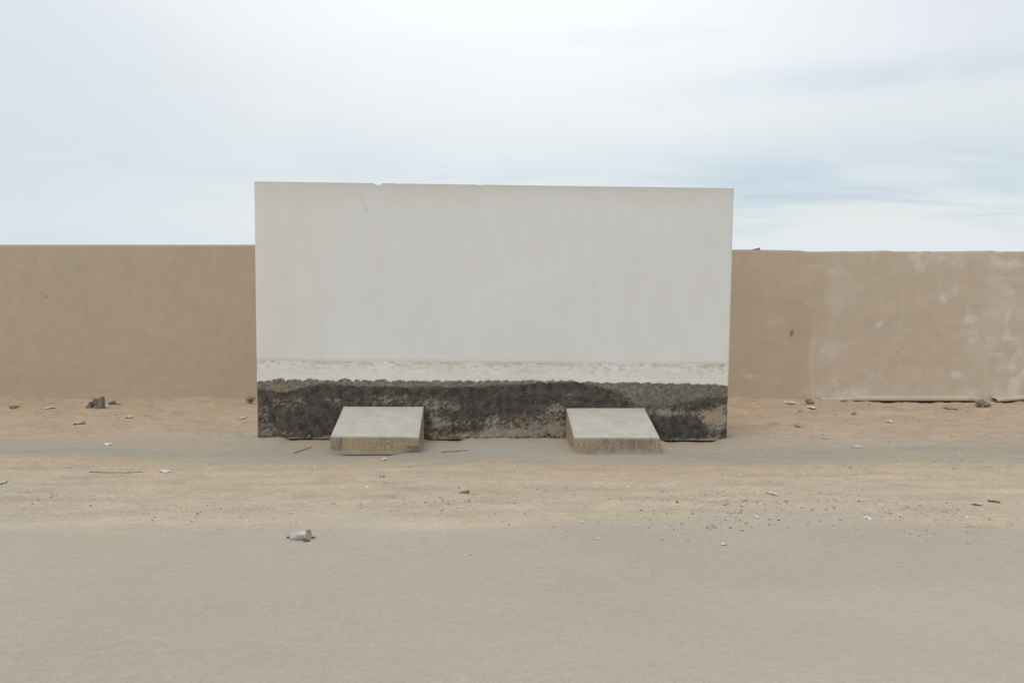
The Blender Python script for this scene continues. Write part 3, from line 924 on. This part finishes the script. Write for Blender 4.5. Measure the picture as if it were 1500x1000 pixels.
def pad(back_l, back_r, front_l, front_r, label, seed, corner=None):
    bl, brr = on_screen(*back_l, 0.012), on_screen(*back_r, 0.012)
    fl, fr = on_screen(*front_l, PAD_D), on_screen(*front_r, PAD_D)
    n = 44
    m = 40
    s = np.linspace(0, 1, n)
    tq = np.linspace(0, 1, m)
    Sg, Tg_ = np.meshgrid(s, tq)                       # T: 0 back, 1 front
    ax = (bl[0] * (1 - Sg) + brr[0] * Sg) * (1 - Tg_) + (fl[0] * (1 - Sg) + fr[0] * Sg) * Tg_
    zz = (bl[1] * (1 - Sg) + brr[1] * Sg) * (1 - Tg_) + (fl[1] * (1 - Sg) + fr[1] * Sg) * Tg_
    zz = zz + 0.003 * fbm(ax * 2, Tg_ * 2, 3, seed)
    off = 0.012 + (PAD_D - 0.012) * Tg_
    # front and side walls: rows hung below the rim of the top
    bm = bmesh.new()
    sl = bm.verts.layers.float.new('side')
    ll = bm.verts.layers.float.new('low')
    V_ = {}

    def vert(key, a, o, z, sd, lw):
        if key not in V_:
            v = bm.verts.new((a, -o, z))
            v[sl] = sd
            v[ll] = lw
            V_[key] = v
        return V_[key]
    rim = [(0, j) for j in range(n)] + [(i, n - 1) for i in range(1, m)] + [(m - 1, j) for j in range(n - 2, -1, -1)] + [(i, 0) for i in range(m - 2, 0, -1)]
    ca, co_ = float(ax.mean()), 0.4
    for i in range(m):
        for j in range(n):
            d = min(i, j, m - 1 - i, n - 1 - j)
            z = zz[i, j] - (0.004 if d == 0 else 0)
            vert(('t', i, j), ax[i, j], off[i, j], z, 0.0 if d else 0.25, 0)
    for i in range(m - 1):
        for j in range(n - 1):
            f = bm.faces.new([V_[('t', i, j)], V_[('t', i + 1, j)], V_[('t', i + 1, j + 1)], V_[('t', i, j + 1)]])
            f.smooth = True
    K = 16
    zb = min(-0.012, float(base_z(ca)) - 0.012)
    R = len(rim)
    for k in range(1, K + 1):
        for r_, (i, j) in enumerate(rim):
            a_, o_, z_ = ax[i, j], off[i, j], zz[i, j]
            q_ = k / K
            z = (z_ - 0.006) * (1 - q_) + zb * q_
            bul = 0.0035 + 0.004 * float(perlin(a_ * 6 + o_ * 5, z * 9, seed + 9))
            if k == K:
                bul -= 0.004
            oa = bul * (1 if j == n - 1 else -1 if j == 0 else 0)
            oo = bul * (1 if i == m - 1 else 0)
            if corner and i == m - 1 and q_ > 0.5:            # spalled lower corner
                w = float(gauss(a_, fr[0], 0.10)) * (q_ - 0.5) * 2
                oo -= 0.06 * w
                oa -= 0.02 * w
            if corner and j == n - 1 and q_ > 0.5:
                w = float(gauss(o_, PAD_D, 0.08)) * (q_ - 0.5) * 2
                oa -= 0.04 * w
            lowv = float(sstep(0.66, 0.92, q_ + 0.22 * perlin(a_ * 7, o_ * 7, seed + 20)))
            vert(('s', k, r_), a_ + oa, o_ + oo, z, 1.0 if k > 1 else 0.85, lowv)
    for r_ in range(R):
        r2 = (r_ + 1) % R
        i, j = rim[r_]
        i2, j2 = rim[r2]
        prev = (V_[('t', i, j)], V_[('t', i2, j2)])
        for k in range(1, K + 1):
            cur = (V_[('s', k, r_)], V_[('s', k, r2)])
            f = bm.faces.new([prev[0], prev[1], cur[1], cur[0]])
            f.smooth = True
            prev = cur
    bm.faces.new([V_[('s', K, r_)] for r_ in range(R)][::-1])
    bmesh.ops.recalc_face_normals(bm, faces=bm.faces)
    for e in bm.edges:
        if len(e.link_faces) == 2 and e.calc_face_angle(0) > math.radians(35):
            e.smooth = False
    me = bpy.data.meshes.new('concrete_slab')
    bm.to_mesh(me)
    bm.free()
    o = new_obj('concrete_slab', me, padm)
    o.location = tuple(S0)
    o.rotation_euler = (0, 0, YAW)
    return tag(o, label, 'slab', 'sloping concrete slabs at the foot of the white wall')


pad((503.5, 594.7), (620.4, 595), (484.3, 638.2), (613.5, 639.3), 'sloping concrete slab with a spalled lower corner, the left one against the tarred foot', 400, corner=True)
pad((829.3, 597), (943.8, 597), (841.2, 640), (966.2, 640.4), 'sloping concrete slab with pale drip lines on its front, the right one against the tarred foot', 420)

# ------------------------------------------------------------------ loose things
M = {
    'block': plain_mat('weathered_block', (0.235, 0.205, 0.165), 0.95, 0.25, 50, 0.004),
    'stone': plain_mat('grey_stone', (0.31, 0.27, 0.22), 0.95, 0.3, 60, 0.003),
    'darkstone': plain_mat('dark_stone', (0.20, 0.165, 0.13), 0.95, 0.3, 60, 0.003),
    'white': plain_mat('white_scrap', (0.60, 0.575, 0.53), 0.6, 0.10, 60, 0.001, 0.3),
    'cream': plain_mat('cream_scrap', (0.53, 0.475, 0.395), 0.7, 0.12, 60, 0.001, 0.3),
    'greyplastic': plain_mat('grey_scrap', (0.46, 0.46, 0.44), 0.6, 0.15, 60, 0.001, 0.3),
    'blue': plain_mat('blue_scrap', (0.30, 0.345, 0.39), 0.6, 0.2, 60, 0.001, 0.3),
    'violet': plain_mat('violet_scrap', (0.32, 0.33, 0.43), 0.6, 0.2, 60, 0.001, 0.3),
    'wood': plain_mat('dry_wood', (0.17, 0.125, 0.08), 0.9, 0.3, 60, 0.002),
    'palewood': plain_mat('pale_wood', (0.30, 0.25, 0.18), 0.9, 0.3, 60, 0.002),
    'red': plain_mat('red_stick', (0.26, 0.11, 0.085), 0.8, 0.2, 60, 0.002),
    'orange': plain_mat('orange_chip', (0.52, 0.28, 0.17), 0.8, 0.2, 60, 0.002),
    'leaf': plain_mat('green_leaf', (0.15, 0.185, 0.065), 0.7, 0.3, 20, 0.001, 0.3),
    'soil': plain_mat('dark_soil', (0.13, 0.105, 0.08), 1.0, 0.3, 60, 0.004),
}


def lump_mesh(name, seed, sx, sy, sz, sub=2, rough=0.28, flat=0.0):
    r = random.Random(seed)
    bm = bmesh.new()
    bmesh.ops.create_icosphere(bm, subdivisions=sub, radius=1)
    cuts = [(Vector((r.gauss(0, 1), r.gauss(0, 1), r.gauss(0, 1))).normalized(), r.uniform(0.55, 0.9)) for _ in range(9)]
    for v in bm.verts:
        for n_, d_ in cuts:
            k = v.co.dot(n_)
            if k > d_:
                v.co -= n_ * (k - d_)
        v.co *= 1 + rough * float(perlin(v.co.x * 1.7 + seed, v.co.y * 1.7 + v.co.z * 1.3, seed))
        v.co = Vector((v.co.x * sx, v.co.y * sy, max(v.co.z, -0.5) * sz))
    me = bpy.data.meshes.new(name)
    bm.to_mesh(me)
    bm.free()
    return me


def lump(name, px, py, w, hgt, mat, label, cat, seed, dep=None, group=None, rot=0.0, sub=2, rough=0.4):
    g = ground_at(px, py)
    m_per = g[1] / F
    sx, sz = w * m_per / 2, hgt * m_per / 1.5
    o = new_obj(name, lump_mesh(name, seed, sx, dep or sx * 0.8, sz, sub, rough), M[mat])
    o.location = (g[0], g[1], g[2] + sz * 0.42)
    o.rotation_euler = (0, 0, rot)
    return tag(o, label, cat, group)


def scrap_mesh(name, seed, lx, ly, lift, n=7):
    """thin crumpled sheet with ragged outline and real thickness"""
    r = random.Random(seed)
    bm = bmesh.new()
    g = {}
    for i in range(n):
        for j in range(n):
            x, y = i / (n - 1) * 2 - 1, j / (n - 1) * 2 - 1
            q = 1 - 0.30 * (x * x * y * y) + 0.16 * r.uniform(-1, 1)
            z = lift * (0.55 + 0.9 * float(perlin(x * 1.6 + seed * 3.1, y * 1.6, seed)) + 0.5 * float(perlin(x * 3.5, y * 3.5 + seed, seed + 1)))
            edge_ = max(abs(x), abs(y))
            z *= 1 - 0.6 * edge_ ** 3
            g[i, j] = bm.verts.new((x * q * lx / 2, y * q * ly / 2, max(0.001, z)))
    for i in range(n - 1):
        for j in range(n - 1):
            if (i in (0, n - 2) or j in (0, n - 2)) and r.random() < 0.22:
                continue
            bm.faces.new([g[i, j], g[i + 1, j], g[i + 1, j + 1], g[i, j + 1]])
    bmesh.ops.delete(bm, geom=[v for v in bm.verts if not v.link_faces], context='VERTS')
    res = bmesh.ops.solidify(bm, geom=bm.faces[:], thickness=0.0016)
    me = bpy.data.meshes.new(name)
    bm.to_mesh(me)
    bm.free()
    return me


def scrap(name, px, py, w, hgt, mat, label, cat, seed, lift=0.012, rot=0.0, group=None, n=7):
    g = ground_at(px, py)
    m_per = g[1] / F
    fore = CAM_H / g[1]
    o = new_obj(name, scrap_mesh(name, seed, w * m_per, max(0.02, (hgt * m_per - lift * 0.6) / fore), lift, n), M[mat])
    o.location = (g[0], g[1], g[2] + 0.002)
    o.rotation_euler = (0, 0, rot)
    return tag(o, label, cat, group)


def stick(name, p0, p1, rad, mat, label, cat, seed, sag=0.0, forks=()):
    a_, b_ = ground_at(*p0), ground_at(*p1)
    r = random.Random(seed)
    n = 10
    cu = []
    for i in range(n + 1):
        k = i / n
        q_ = a_ * (1 - k) + b_ * k
        q_[2] = float(ground_h(q_[0], q_[1])) + rad * 0.8 + 0.004 * r.random()
        q_[1] += r.uniform(-1, 1) * rad * 1.5
        cu.append(Vector(q_))
    bm = bmesh.new()

    def tube(pts, r0, r1):
        rings = []
        for i, c_ in enumerate(pts):
            d_ = (pts[min(i + 1, len(pts) - 1)] - pts[max(i - 1, 0)]).normalized()
            up = Vector((0, 0, 1))
            s_ = d_.cross(up).normalized()
            u_ = s_.cross(d_)
            rr_ = r0 + (r1 - r0) * i / (len(pts) - 1)
            rings.append([bm.verts.new(c_ + (s_ * math.cos(w) + u_ * math.sin(w)) * rr_ * r.uniform(0.85, 1.15)) for w in [k * math.tau / 6 for k in range(6)]])
        for i in range(len(rings) - 1):
            for k in range(6):
                bm.faces.new([rings[i][k], rings[i][(k + 1) % 6], rings[i + 1][(k + 1) % 6], rings[i + 1][k]])
        bm.faces.new(rings[0][::-1])
        bm.faces.new(rings[-1])
    tube(cu, rad, rad * 0.6)
    for (k, dx_, dy_, dz_) in forks:
        c_ = cu[int(k * n)]
        tube([c_, c_ + Vector((dx_ * .5, dy_ * .5, dz_ * .6)), c_ + Vector((dx_, dy_, dz_))], rad * 0.7, rad * 0.35)
    org = cu[0].copy()
    for v in bm.verts:
        v.co -= org
    bmesh.ops.recalc_face_normals(bm, faces=bm.faces)
    me = bpy.data.meshes.new(name)
    bm.to_mesh(me)
    bm.free()
    o = new_obj(name, me, M[mat])
    o.location = org
    return tag(o, label, cat)


# broken hollow block by the far wall
g = ground_at(140, 595.5)
hb = empty('broken_block', (g[0], g[1], g[2]), 'broken hollow concrete block lying open by the tan wall', 'block')
hb.rotation_euler = (0, 0, 0.15)


def slab_piece(name, pts, y0, y1, seed):
    """prism from an outline in x/z, roughened"""
    r = random.Random(seed)
    bm = bmesh.new()
    f0 = [bm.verts.new((x, y0, z)) for x, z in pts]
    f1 = [bm.verts.new((x, y1, z)) for x, z in pts]
    bm.faces.new(f0)
    bm.faces.new(f1[::-1])
    for i in range(len(pts)):
        k = (i + 1) % len(pts)
        bm.faces.new([f0[k], f0[i], f1[i], f1[k]])
    bmesh.ops.subdivide_edges(bm, edges=bm.edges[:], cuts=2, use_grid_fill=True)
    for v in bm.verts:
        v.co += Vector((r.uniform(-1, 1), r.uniform(-1, 1), r.uniform(-1, 1))) * 0.0035
    bmesh.ops.recalc_face_normals(bm, faces=bm.faces)
    me = bpy.data.meshes.new(name)
    bm.to_mesh(me)
    bm.free()
    return new_obj(name, me, M['block'], hb)


slab_piece('end_web', [(0.055, -0.02), (0.105, -0.015), (0.098, 0.135), (0.080, 0.150), (0.062, 0.12)], -0.09, 0.06, 1)
slab_piece('back_shell', [(-0.07, -0.02), (0.057, -0.02), (0.060, 0.118), (-0.035, 0.122), (-0.055, 0.06)], 0.022, 0.058, 2)
slab_piece('bottom_shell', [(-0.045, -0.03), (0.057, -0.03), (0.057, 0.022), (0.0, 0.020), (-0.04, 0.012)], -0.085, 0.024, 3)
slab_piece('broken_web', [(-0.125, -0.02), (-0.042, -0.02), (-0.040, 0.055), (-0.058, 0.085), (-0.085, 0.035)], -0.08, 0.02, 4)

lump('rubble_lump', 164, 594, 11, 7, 'block', 'small grey rubble lump beside the broken hollow block', 'rubble', 21, rot=0.3)
lump('rubble_lump', 174, 592.5, 8, 4, 'stone', 'low pale rubble bit right of the grey rubble lump', 'rubble', 22)
lump('rock', 19, 600, 11, 6, 'darkstone', 'dark flat rock in the sand by the left photo edge', 'rock', 23, rot=0.5)
lump('rock', 24, 594.5, 9, 3, 'stone', 'thin brown rock just behind the dark flat rock', 'rock', 24)
scrap('paper_scrap', 71, 597, 14, 4, 'cream', 'flat cream scrap lying in sand left of the broken block', 'scrap', 31)
scrap('plastic_scrap', 190, 611, 11, 5, 'cream', 'crumpled off-white plastic scrap in trampled sand right of the broken block', 'scrap', 32, 0.03)
scrap('plastic_scrap', 356, 612, 9, 7, 'cream', 'torn off-white scrap in the sand left of the white wall', 'scrap', 33, 0.035)
scrap('cloth_scrap', 159, 651, 15, 4, 'white', 'small pale rag on the far edge of the grey track', 'scrap', 34, 0.02)
scrap('plastic_bag', 242, 691, 17, 5, 'white', 'flattened white plastic bag right of the long thin stick', 'bag', 35, 0.025)
stick('stick', (131, 691.5), (209, 691.5), 0.0035, 'wood', 'long thin dry stick lying level on the left sand', 'stick', 41, forks=((0.7, 0.05, 0.02, 0.02),))
stick('stick', (431, 664), (457, 655), 0.006, 'palewood', 'short slanted stick on the ground left of the left slab', 'stick', 42)
stick('stick', (646, 662.5), (686, 659.5), 0.0045, 'red', 'thin reddish stick lying between the two slabs', 'stick', 43)
stick('twig', (108, 624), (126, 621), 0.009, 'wood', 'crooked dark twig in sand below the broken block', 'twig', 44, forks=((0.5, 0.05, 0.05, 0.02),))
stick('twig', (1447, 734), (1466, 737), 0.008, 'wood', 'short dark twig beside the pale crumpled plastic', 'twig', 45)
scrap('paper_scrap', 563, 673, 8, 5, 'white', 'small white scrap just in front of the left slab', 'scrap', 36, 0.02)
scrap('plastic_scrap', 559, 698, 9, 6, 'blue', 'blue grey plastic scrap in sand in front of the left slab', 'scrap', 37, 0.015)
scrap('plastic_scrap', 1170, 625, 8, 8, 'blue', 'blue plastic scrap near the tan wall right of the white wall', 'scrap', 38, 0.05)
scrap('plastic_scrap', 1210, 642, 10, 4, 'violet', 'violet blue scrap on the far edge of the grey track', 'scrap', 39, 0.015)
scrap('paper_scrap', 1302, 618, 9, 5, 'white', 'white curled paper scrap in sand below the exposed footing', 'scrap', 50, 0.03)
scrap('paper_scrap', 1130, 723, 8, 7, 'white', 'narrow white scrap lying askew on the right sand', 'scrap', 51, 0.015, 0.6)
scrap('plastic_scrap', 1431, 739, 15, 7, 'cream', 'pale crumpled plastic lying in sand at the right', 'scrap', 52, 0.035)
scrap('plastic_scrap', 1256, 654, 18, 4, 'greyplastic', 'long grey scrap flat on the right end of the grey track', 'scrap', 53, 0.01)
scrap('plastic_scrap', 3, 707, 12, 8, 'greyplastic', 'dull grey scrap cut by the left photo edge', 'scrap', 54, 0.02)
scrap('wood_chip', 980, 647.5, 8, 3, 'orange', 'small orange chip beside the right slab', 'chip', 55, 0.012)
lump('rubble_chunk', 1440, 594, 22, 12, 'block', 'grey rubble chunk breaking the exposed wall footing', 'rubble', 68, dep=0.10, sub=3, rough=0.75)
lump('rubble_chunk', 1417, 587.5, 12, 5, 'stone', 'small rubble bit on the footing left of the grey chunk', 'rubble', 62, dep=0.05)
lump('concrete_flake', 1391, 598, 20, 5, 'stone', 'flat grey concrete flake in sand below the footing', 'flake', 63, dep=0.12)
lump('rubble_chunk', 1186, 590.5, 13, 8, 'darkstone', 'dark rubble chunk where the exposed footing starts', 'rubble', 64, dep=0.06)
lump('rubble_chunk', 1236, 588, 13, 4, 'block', 'low dark rubble piece against the left part of the footing', 'rubble', 65, dep=0.05)
scrap('paper_scrap', 1189, 596, 12, 4, 'white', 'white scrap at the foot of the dark rubble chunk', 'scrap', 66, 0.02)
scrap('cardboard_strip', 1157, 591, 18, 6, 'cream', 'pale torn strip at the tan wall left of the dark chunk', 'scrap', 67, 0.03)
lump('rock', 1173, 603, 9, 4, 'stone', 'grey rock in sand below the dark rubble chunk', 'rock', 68)
lump('rock', 1250, 607, 8, 4, 'darkstone', 'dark small rock in the orange sand below the footing', 'rock', 69)

# wedge-shaped chip of wood on the middle sand
g = ground_at(680, 722)
bm = bmesh.new()
vs = [bm.verts.new(c_) for c_ in ((-0.045, 0, 0.0), (0.035, -0.02, 0), (0.040, 0.03, 0), (-0.040, 0.005, 0.006), (0.036, -0.015, 0.022), (0.038, 0.02, 0.022))]
for f in ((0, 2, 1), (3, 4, 5), (0, 1, 4, 3), (1, 2, 5, 4), (2, 0, 3, 5)):
    bm.faces.new([vs[i] for i in f])
bmesh.ops.bevel(bm, geom=bm.edges[:], offset=0.002, segments=1, affect='EDGES')
me = bpy.data.meshes.new('wood_wedge')
bm.to_mesh(me)
bm.free()
o = new_obj('wood_wedge', me, M['wood'])
o.location = tuple(g)
tag(o, 'dark brown wood wedge on the sand midway between the slabs and the road', 'wood')

# cloudy plastic cup on its side, half full of sand
cm, t, b = new_mat('cloudy_plastic')
p = t.n.new('ShaderNodeTexCoord').outputs['Object']
n1 = t.noise(p, 30, 4)
t.l.new(t.mix(t.step(n1, 0.35, 0.65), (0.45, 0.405, 0.335), (0.57, 0.565, 0.52)), b.inputs['Base Color'])
b.inputs['Roughness'].default_value = 0.35
b.inputs['Specular IOR Level'].default_value = 0.5
t.l.new(t.m('MULTIPLY', t.step(n1, 0.4, 0.6), 0.35), b.inputs['Transmission Weight'])
t.l.new(t.bump(n1, 0.004, 0.4), b.inputs['Normal'])
g = ground_at(441, 789)
cup = empty('plastic_cup', (g[0], g[1], g[2]), 'crushed cloudy plastic cup lying on its side at the road edge', 'cup')
cup.rotation_euler = (0, 0, math.radians(-14))


def lathe(name, prof, parent, mat, dent=0.0, seg=28):
    bm = bmesh.new()
    rings = []
    for (x, r_) in prof:
        ring = []
        for k in range(seg):
            w = k * math.tau / seg
            q_ = 1 + dent * float(perlin(x * 22 + 3, math.cos(w) * 1.4 + math.sin(w) * 0.7, 77)) + 0.4 * dent * float(perlin(x * 60, w * 1.2, 78))
            ring.append(bm.verts.new((x, r_ * q_ * math.cos(w), r_ * q_ * math.sin(w) * 0.92)))
        rings.append(ring)
    for i in range(len(rings) - 1):
        for k in range(seg):
            f = bm.faces.new([rings[i][k], rings[i + 1][k], rings[i + 1][(k + 1) % seg], rings[i][(k + 1) % seg]])
            f.smooth = True
    bm.faces.new(rings[0])
    me = bpy.data.meshes.new(name)
    bm.to_mesh(me)
    bm.free()
    o = new_obj(name, me, mat, parent)
    o.location = (0, 0, 0.022)
    o.scale = (1.02, 1.05, 0.98)
    o.rotation_euler = (0, math.radians(-7), 0)
    return o


lathe('cup_wall', [(-0.062, 0.004), (-0.062, 0.024), (-0.058, 0.027), (-0.035, 0.029), (-0.01, 0.032), (0.02, 0.035), (0.042, 0.037), (0.046, 0.0385), (0.050, 0.037),
                   (0.048, 0.035), (0.02, 0.0325), (-0.01, 0.0295), (-0.035, 0.0265), (-0.055, 0.022), (-0.056, 0.003)], cup, cm, 0.7)
lathe('rim', [(0.042, 0.037), (0.044, 0.0405), (0.050, 0.0410), (0.052, 0.038), (0.047, 0.036)], cup, cm, 0.7)
lump('soil_clod', 450, 792, 13, 3.5, 'soil', 'dark damp clod of soil under the lip of the cup', 'clod', 71)
lump('soil_clod', 459, 787.5, 8, 3, 'soil', 'small dark clod of soil right of the cup lip', 'clod', 72)
lump('soil_clod', 423, 787.5, 7, 3, 'soil', 'small dark clod of soil left of the cup', 'clod', 73)

# scrap of wood left on top of the far wall
x_, z_ = wall_pt(1109, 366)
bm = bmesh.new()
vs = [bm.verts.new(c_) for c_ in ((-0.09, 0, 0.0), (0.045, -0.03, -0.008), (0.05, 0.05, -0.006), (-0.03, -0.02, 0.012), (0.050, -0.02, 0.030), (0.048, 0.03, 0.026))]
for f in ((0, 2, 1), (3, 4, 5), (0, 1, 4, 3), (1, 2, 5, 4), (2, 0, 3, 5)):
    bm.faces.new([vs[i] for i in f])
me = bpy.data.meshes.new('wood_splinter')
bm.to_mesh(me)
bm.free()
o = new_obj('wood_splinter', me, M['wood'])
o.location = (x_, WALL_Y + 0.035, z_ + 0.003)
tag(o, 'dark splinter of wood resting on top of the tan wall', 'wood')

# small weed against the left end of the white wall
g = ground_at(367, 591)
plant = empty('weed', (g[0], g[1], g[2] - 0.005), 'small green weed growing left of the white wall', 'plant')
r = random.Random(3)
leaf_bm = bmesh.new()
stem_bm = bmesh.new()
for k in range(26):
    w = r.uniform(0, math.tau)
    ln = r.uniform(0.05, 0.115)
    lean = r.uniform(0.1, 0.55)
    tip = Vector((math.cos(w) * lean * ln, math.sin(w) * lean * ln, ln))
    base = Vector((math.cos(w) * 0.015 + r.uniform(-0.03, 0.03), math.sin(w) * 0.01, 0))
    s_ = Vector((-math.sin(w), math.cos(w), 0)) * 0.0016
    quad = [stem_bm.verts.new(base - s_), stem_bm.verts.new(base + s_), stem_bm.verts.new(base + tip + s_ * 0.5), stem_bm.verts.new(base + tip - s_ * 0.5)]
    stem_bm.faces.new(quad)
    for q_ in range(9):
        c_ = base + tip * r.uniform(0.25, 1.0)
        d_ = Vector((r.gauss(0, 1), r.gauss(0, 1), r.uniform(0.1, 1))).normalized()
        e_ = d_.cross(Vector((r.gauss(0, 1), r.gauss(0, 1), r.gauss(0, 1)))).normalized()
        l_ = r.uniform(0.012, 0.026)
        leaf_bm.faces.new([leaf_bm.verts.new(c_), leaf_bm.verts.new(c_ + d_ * l_ * .5 + e_ * l_ * .22), leaf_bm.verts.new(c_ + d_ * l_), leaf_bm.verts.new(c_ + d_ * l_ * .5 - e_ * l_ * .22)])
for nm, bm in (('stem', stem_bm), ('foliage', leaf_bm)):
    me = bpy.data.meshes.new(nm)
    bm.to_mesh(me)
    bm.free()
    new_obj(nm, me, M['leaf'], plant)

# ------------------------------------------------------------------ countable white flecks
flecks = [(505, 826, 6), (690, 812, 6), (946, 784, 6), (970, 789.5, 9), (852, 764, 8), (934, 769.5, 7), (986, 769, 7), (811, 771, 7), (812, 764, 4), (913, 768, 3), (1417, 795, 8), (1475, 770, 6),
          (1084, 695, 7), (1069, 695, 5), (920, 713, 7), (963, 733, 5), (948, 727, 7), (983, 722, 5), (732, 703, 8), (733, 699, 6), (757, 690, 5), (796, 734, 5), (844, 741, 5),
          (489, 737, 7), (363, 768, 6), (323, 774, 6), (307, 713, 5), (138, 727, 4), (46, 718, 5), (75, 727, 6), (165, 731, 6), (100, 685, 9), (15, 744, 5), (538, 713, 7), (452, 685, 4), (461, 685, 6),
          (1108, 757, 9), (1272, 759, 14), (1418, 757, 8), (1390, 761, 5), (1303, 751, 6), (1317, 754, 6), (1220, 741, 5), (1112, 668, 6), (1123, 675, 6), (1406, 665, 5), (1480, 688, 5), (636, 709, 6), (427, 751, 6),
          (1058, 797, 16), (877, 789, 7), (1404, 746, 8), (208, 591, 4), (271, 591, 4), (1320, 822, 6), (1178, 696, 4), (590, 808, 4), (352, 637, 7), (336, 598, 4), (1340, 654, 4), (1394, 638, 5)]
protos = [scrap_mesh('white_fleck', 500 + i, 1.0, 1.0, 0.25, 5) for i in range(4)]
for me in protos:
    me.materials.append(M['white'])
rr = random.Random(9)
for i, (px, py, w) in enumerate(flecks):
    g = ground_at(px, py)
    o = bpy.data.objects.new('white_fleck', protos[i % 4])
    C.objects.link(o)
    k = w * g[1] / F * 0.9
    o.scale = (k, k * rr.uniform(0.7, 1.3), k * rr.uniform(0.5, 0.9))
    o.rotation_euler = (rr.uniform(-.2, .2), rr.uniform(-.2, .2), rr.uniform(-0.5, 0.5))
    o.location = (g[0], g[1], g[2] + 0.002)
    tag(o, 'tiny white fleck of litter lying loose on the sandy ground', 'litter', 'white flecks scattered over the ground')

# ------------------------------------------------------------------ pebbles and grit too many to count
gv, t, b = new_mat('pebble')
t.l.new(t.attr('tint').outputs['Color'], b.inputs['Base Color'])
unit = []
for s_ in range(6):
    bm = bmesh.new()
    bmesh.ops.create_icosphere(bm, subdivisions=1, radius=1)
    q = random.Random(s_)
    for v in bm.verts:
        v.co *= q.uniform(0.7, 1.2)
    bm.verts.ensure_lookup_table()
    bm.verts.index_update()
    unit.append((np.array([v.co[:] for v in bm.verts]), np.array([[v.index for v in f.verts] for f in bm.faces])))
    bm.free()
patches = [  # photo column, row, spreads, number, largest size in metres
    (700, 725, 90, 22, 480, .016), (610, 750, 70, 10, 220, .015), (1010, 750, 70, 16, 420, .017), (1090, 752, 70, 12, 300, .019), (1200, 745, 90, 14, 330, .020), (1310, 752, 22, 6, 110, .017),
    (1395, 757, 40, 12, 120, .017), (1420, 687, 40, 7, 150, .018), (1250, 690, 90, 14, 200, .018), (30, 735, 45, 8, 150, .016), (260, 756, 90, 8, 240, .016), (1045, 771, 8, 4, 50, .02), (40, 690, 40, 7, 60, .02),
    (880, 700, 160, 16, 220, .014), (1380, 775, 60, 6, 90, .015), (1160, 595, 60, 6, 130, .03), (1300, 600, 120, 8, 160, .028), (1420, 605, 60, 10, 110, .028), (340, 592, 40, 5, 60, .03), (330, 635, 60, 5, 90, .02),
    (150, 605, 140, 14, 150, .026), (750, 786, 420, 10, 700, .007), (1250, 788, 160, 9, 350, .010), (1060, 595, 40, 8, 60, .03), (1150, 625, 80, 14, 120, .022), (300, 796, 260, 12, 260, .007)]
px_l, py_l, sz_l = [], [], []
for (cu, cv, su, sv, n, mx) in patches:
    px_l.append(rng.normal(cu, su, n))
    py_l.append(rng.normal(cv, sv, n))
    sz_l.append(0.55 * mx * np.clip(rng.pareto(2.2, n) * 0.22 + 0.15, 0, 1))
# thin general scatter
n = 5200
px_l.append(rng.uniform(-150, 1650, n))
py_l.append(590 + 420 * rng.uniform(0, 1, n) ** 1.4)
sz_l.append(0.0075 * np.clip(rng.pareto(3.0, n) * 0.2 + 0.14, 0, 0.55) * np.clip((1080 - py_l[-1]) / 330, 0.3, 1))
PX, PY, SZ = map(np.concatenate, (px_l, py_l, sz_l))
ok = (PY > 590) & (PY < 1060)
PX, PY, SZ = PX[ok], PY[ok], SZ[ok]
D = depth_of(PY)
GX, GY = (PX - 750) / F * D, D
along = (GX - S0[0]) * SX[0] + (GY - S0[1]) * SX[1]
offs = (GX - S0[0]) * SN[0] + (GY - S0[1]) * SN[1]
ok = ~((along > BL[0] - 0.03) & (along < BR[0] + 0.03) & (offs > -0.3) & (offs < 0.04))
for f0, f1 in ((484, 616), (828, 967)):
    s0, s1 = on_screen(f0, 650, PAD_D * 0.5)[0], on_screen(f1, 650, PAD_D * 0.5)[0]
    ok &= ~((along > s0 - 0.02) & (along < s1 + 0.02) & (offs > -0.1) & (offs < PAD_D + 0.02))
ok &= GY < WALL_Y - 0.05
GX, GY, SZ = GX[ok], GY[ok], SZ[ok]
GZ = ground_h(GX, GY)
vs_, fs_, cs_ = [], [], []
o_ = 0
pal = np.array([[0.25, 0.21, 0.16], [0.21, 0.175, 0.135], [0.28, 0.235, 0.18], [0.34, 0.31, 0.26], [0.26, 0.21, 0.15], [0.11, 0.09, 0.07], [0.55, 0.51, 0.45], [0.40, 0.33, 0.24]])
pick = rng.choice(len(pal), len(GX), p=[.22, .13, .19, .12, .16, .05, .05, .08])
ang = rng.uniform(0, np.pi, len(GX))
asp = rng.uniform(0.6, 1.3, len(GX))
for i in range(len(GX)):
    v, f = unit[i % 6]
    k = SZ[i]
    c_, s_ = math.cos(ang[i]), math.sin(ang[i])
    vx = v[:, 0] * k * asp[i]
    vy = v[:, 1] * k
    vs_.append(np.stack([GX[i] + vx * c_ - vy * s_, GY[i] + vx * s_ + vy * c_, GZ[i] + v[:, 2] * k * 0.55 + k * 0.18], -1))
    fs_.append(f + o_)
    cs_.append(np.broadcast_to(pal[pick[i]], (len(v), 3)))
    o_ += len(v)
Vv, Ff, Cc = np.concatenate(vs_), np.concatenate(fs_), np.concatenate(cs_)
me = bpy.data.meshes.new('gravel')
me.vertices.add(len(Vv))
me.vertices.foreach_set('co', Vv.astype(np.float32).reshape(-1))
me.loops.add(Ff.size)
me.loops.foreach_set('vertex_index', Ff.reshape(-1).astype(np.int32))
me.polygons.add(len(Ff))
me.polygons.foreach_set('loop_start', (np.arange(len(Ff)) * 3).astype(np.int32))
me.update(calc_edges=True)
set_tint(me, Cc)
gr = new_obj('gravel', me, gv)
tag(gr, 'loose dark pebbles and grit strewn over the sand', 'gravel', kind='stuff')
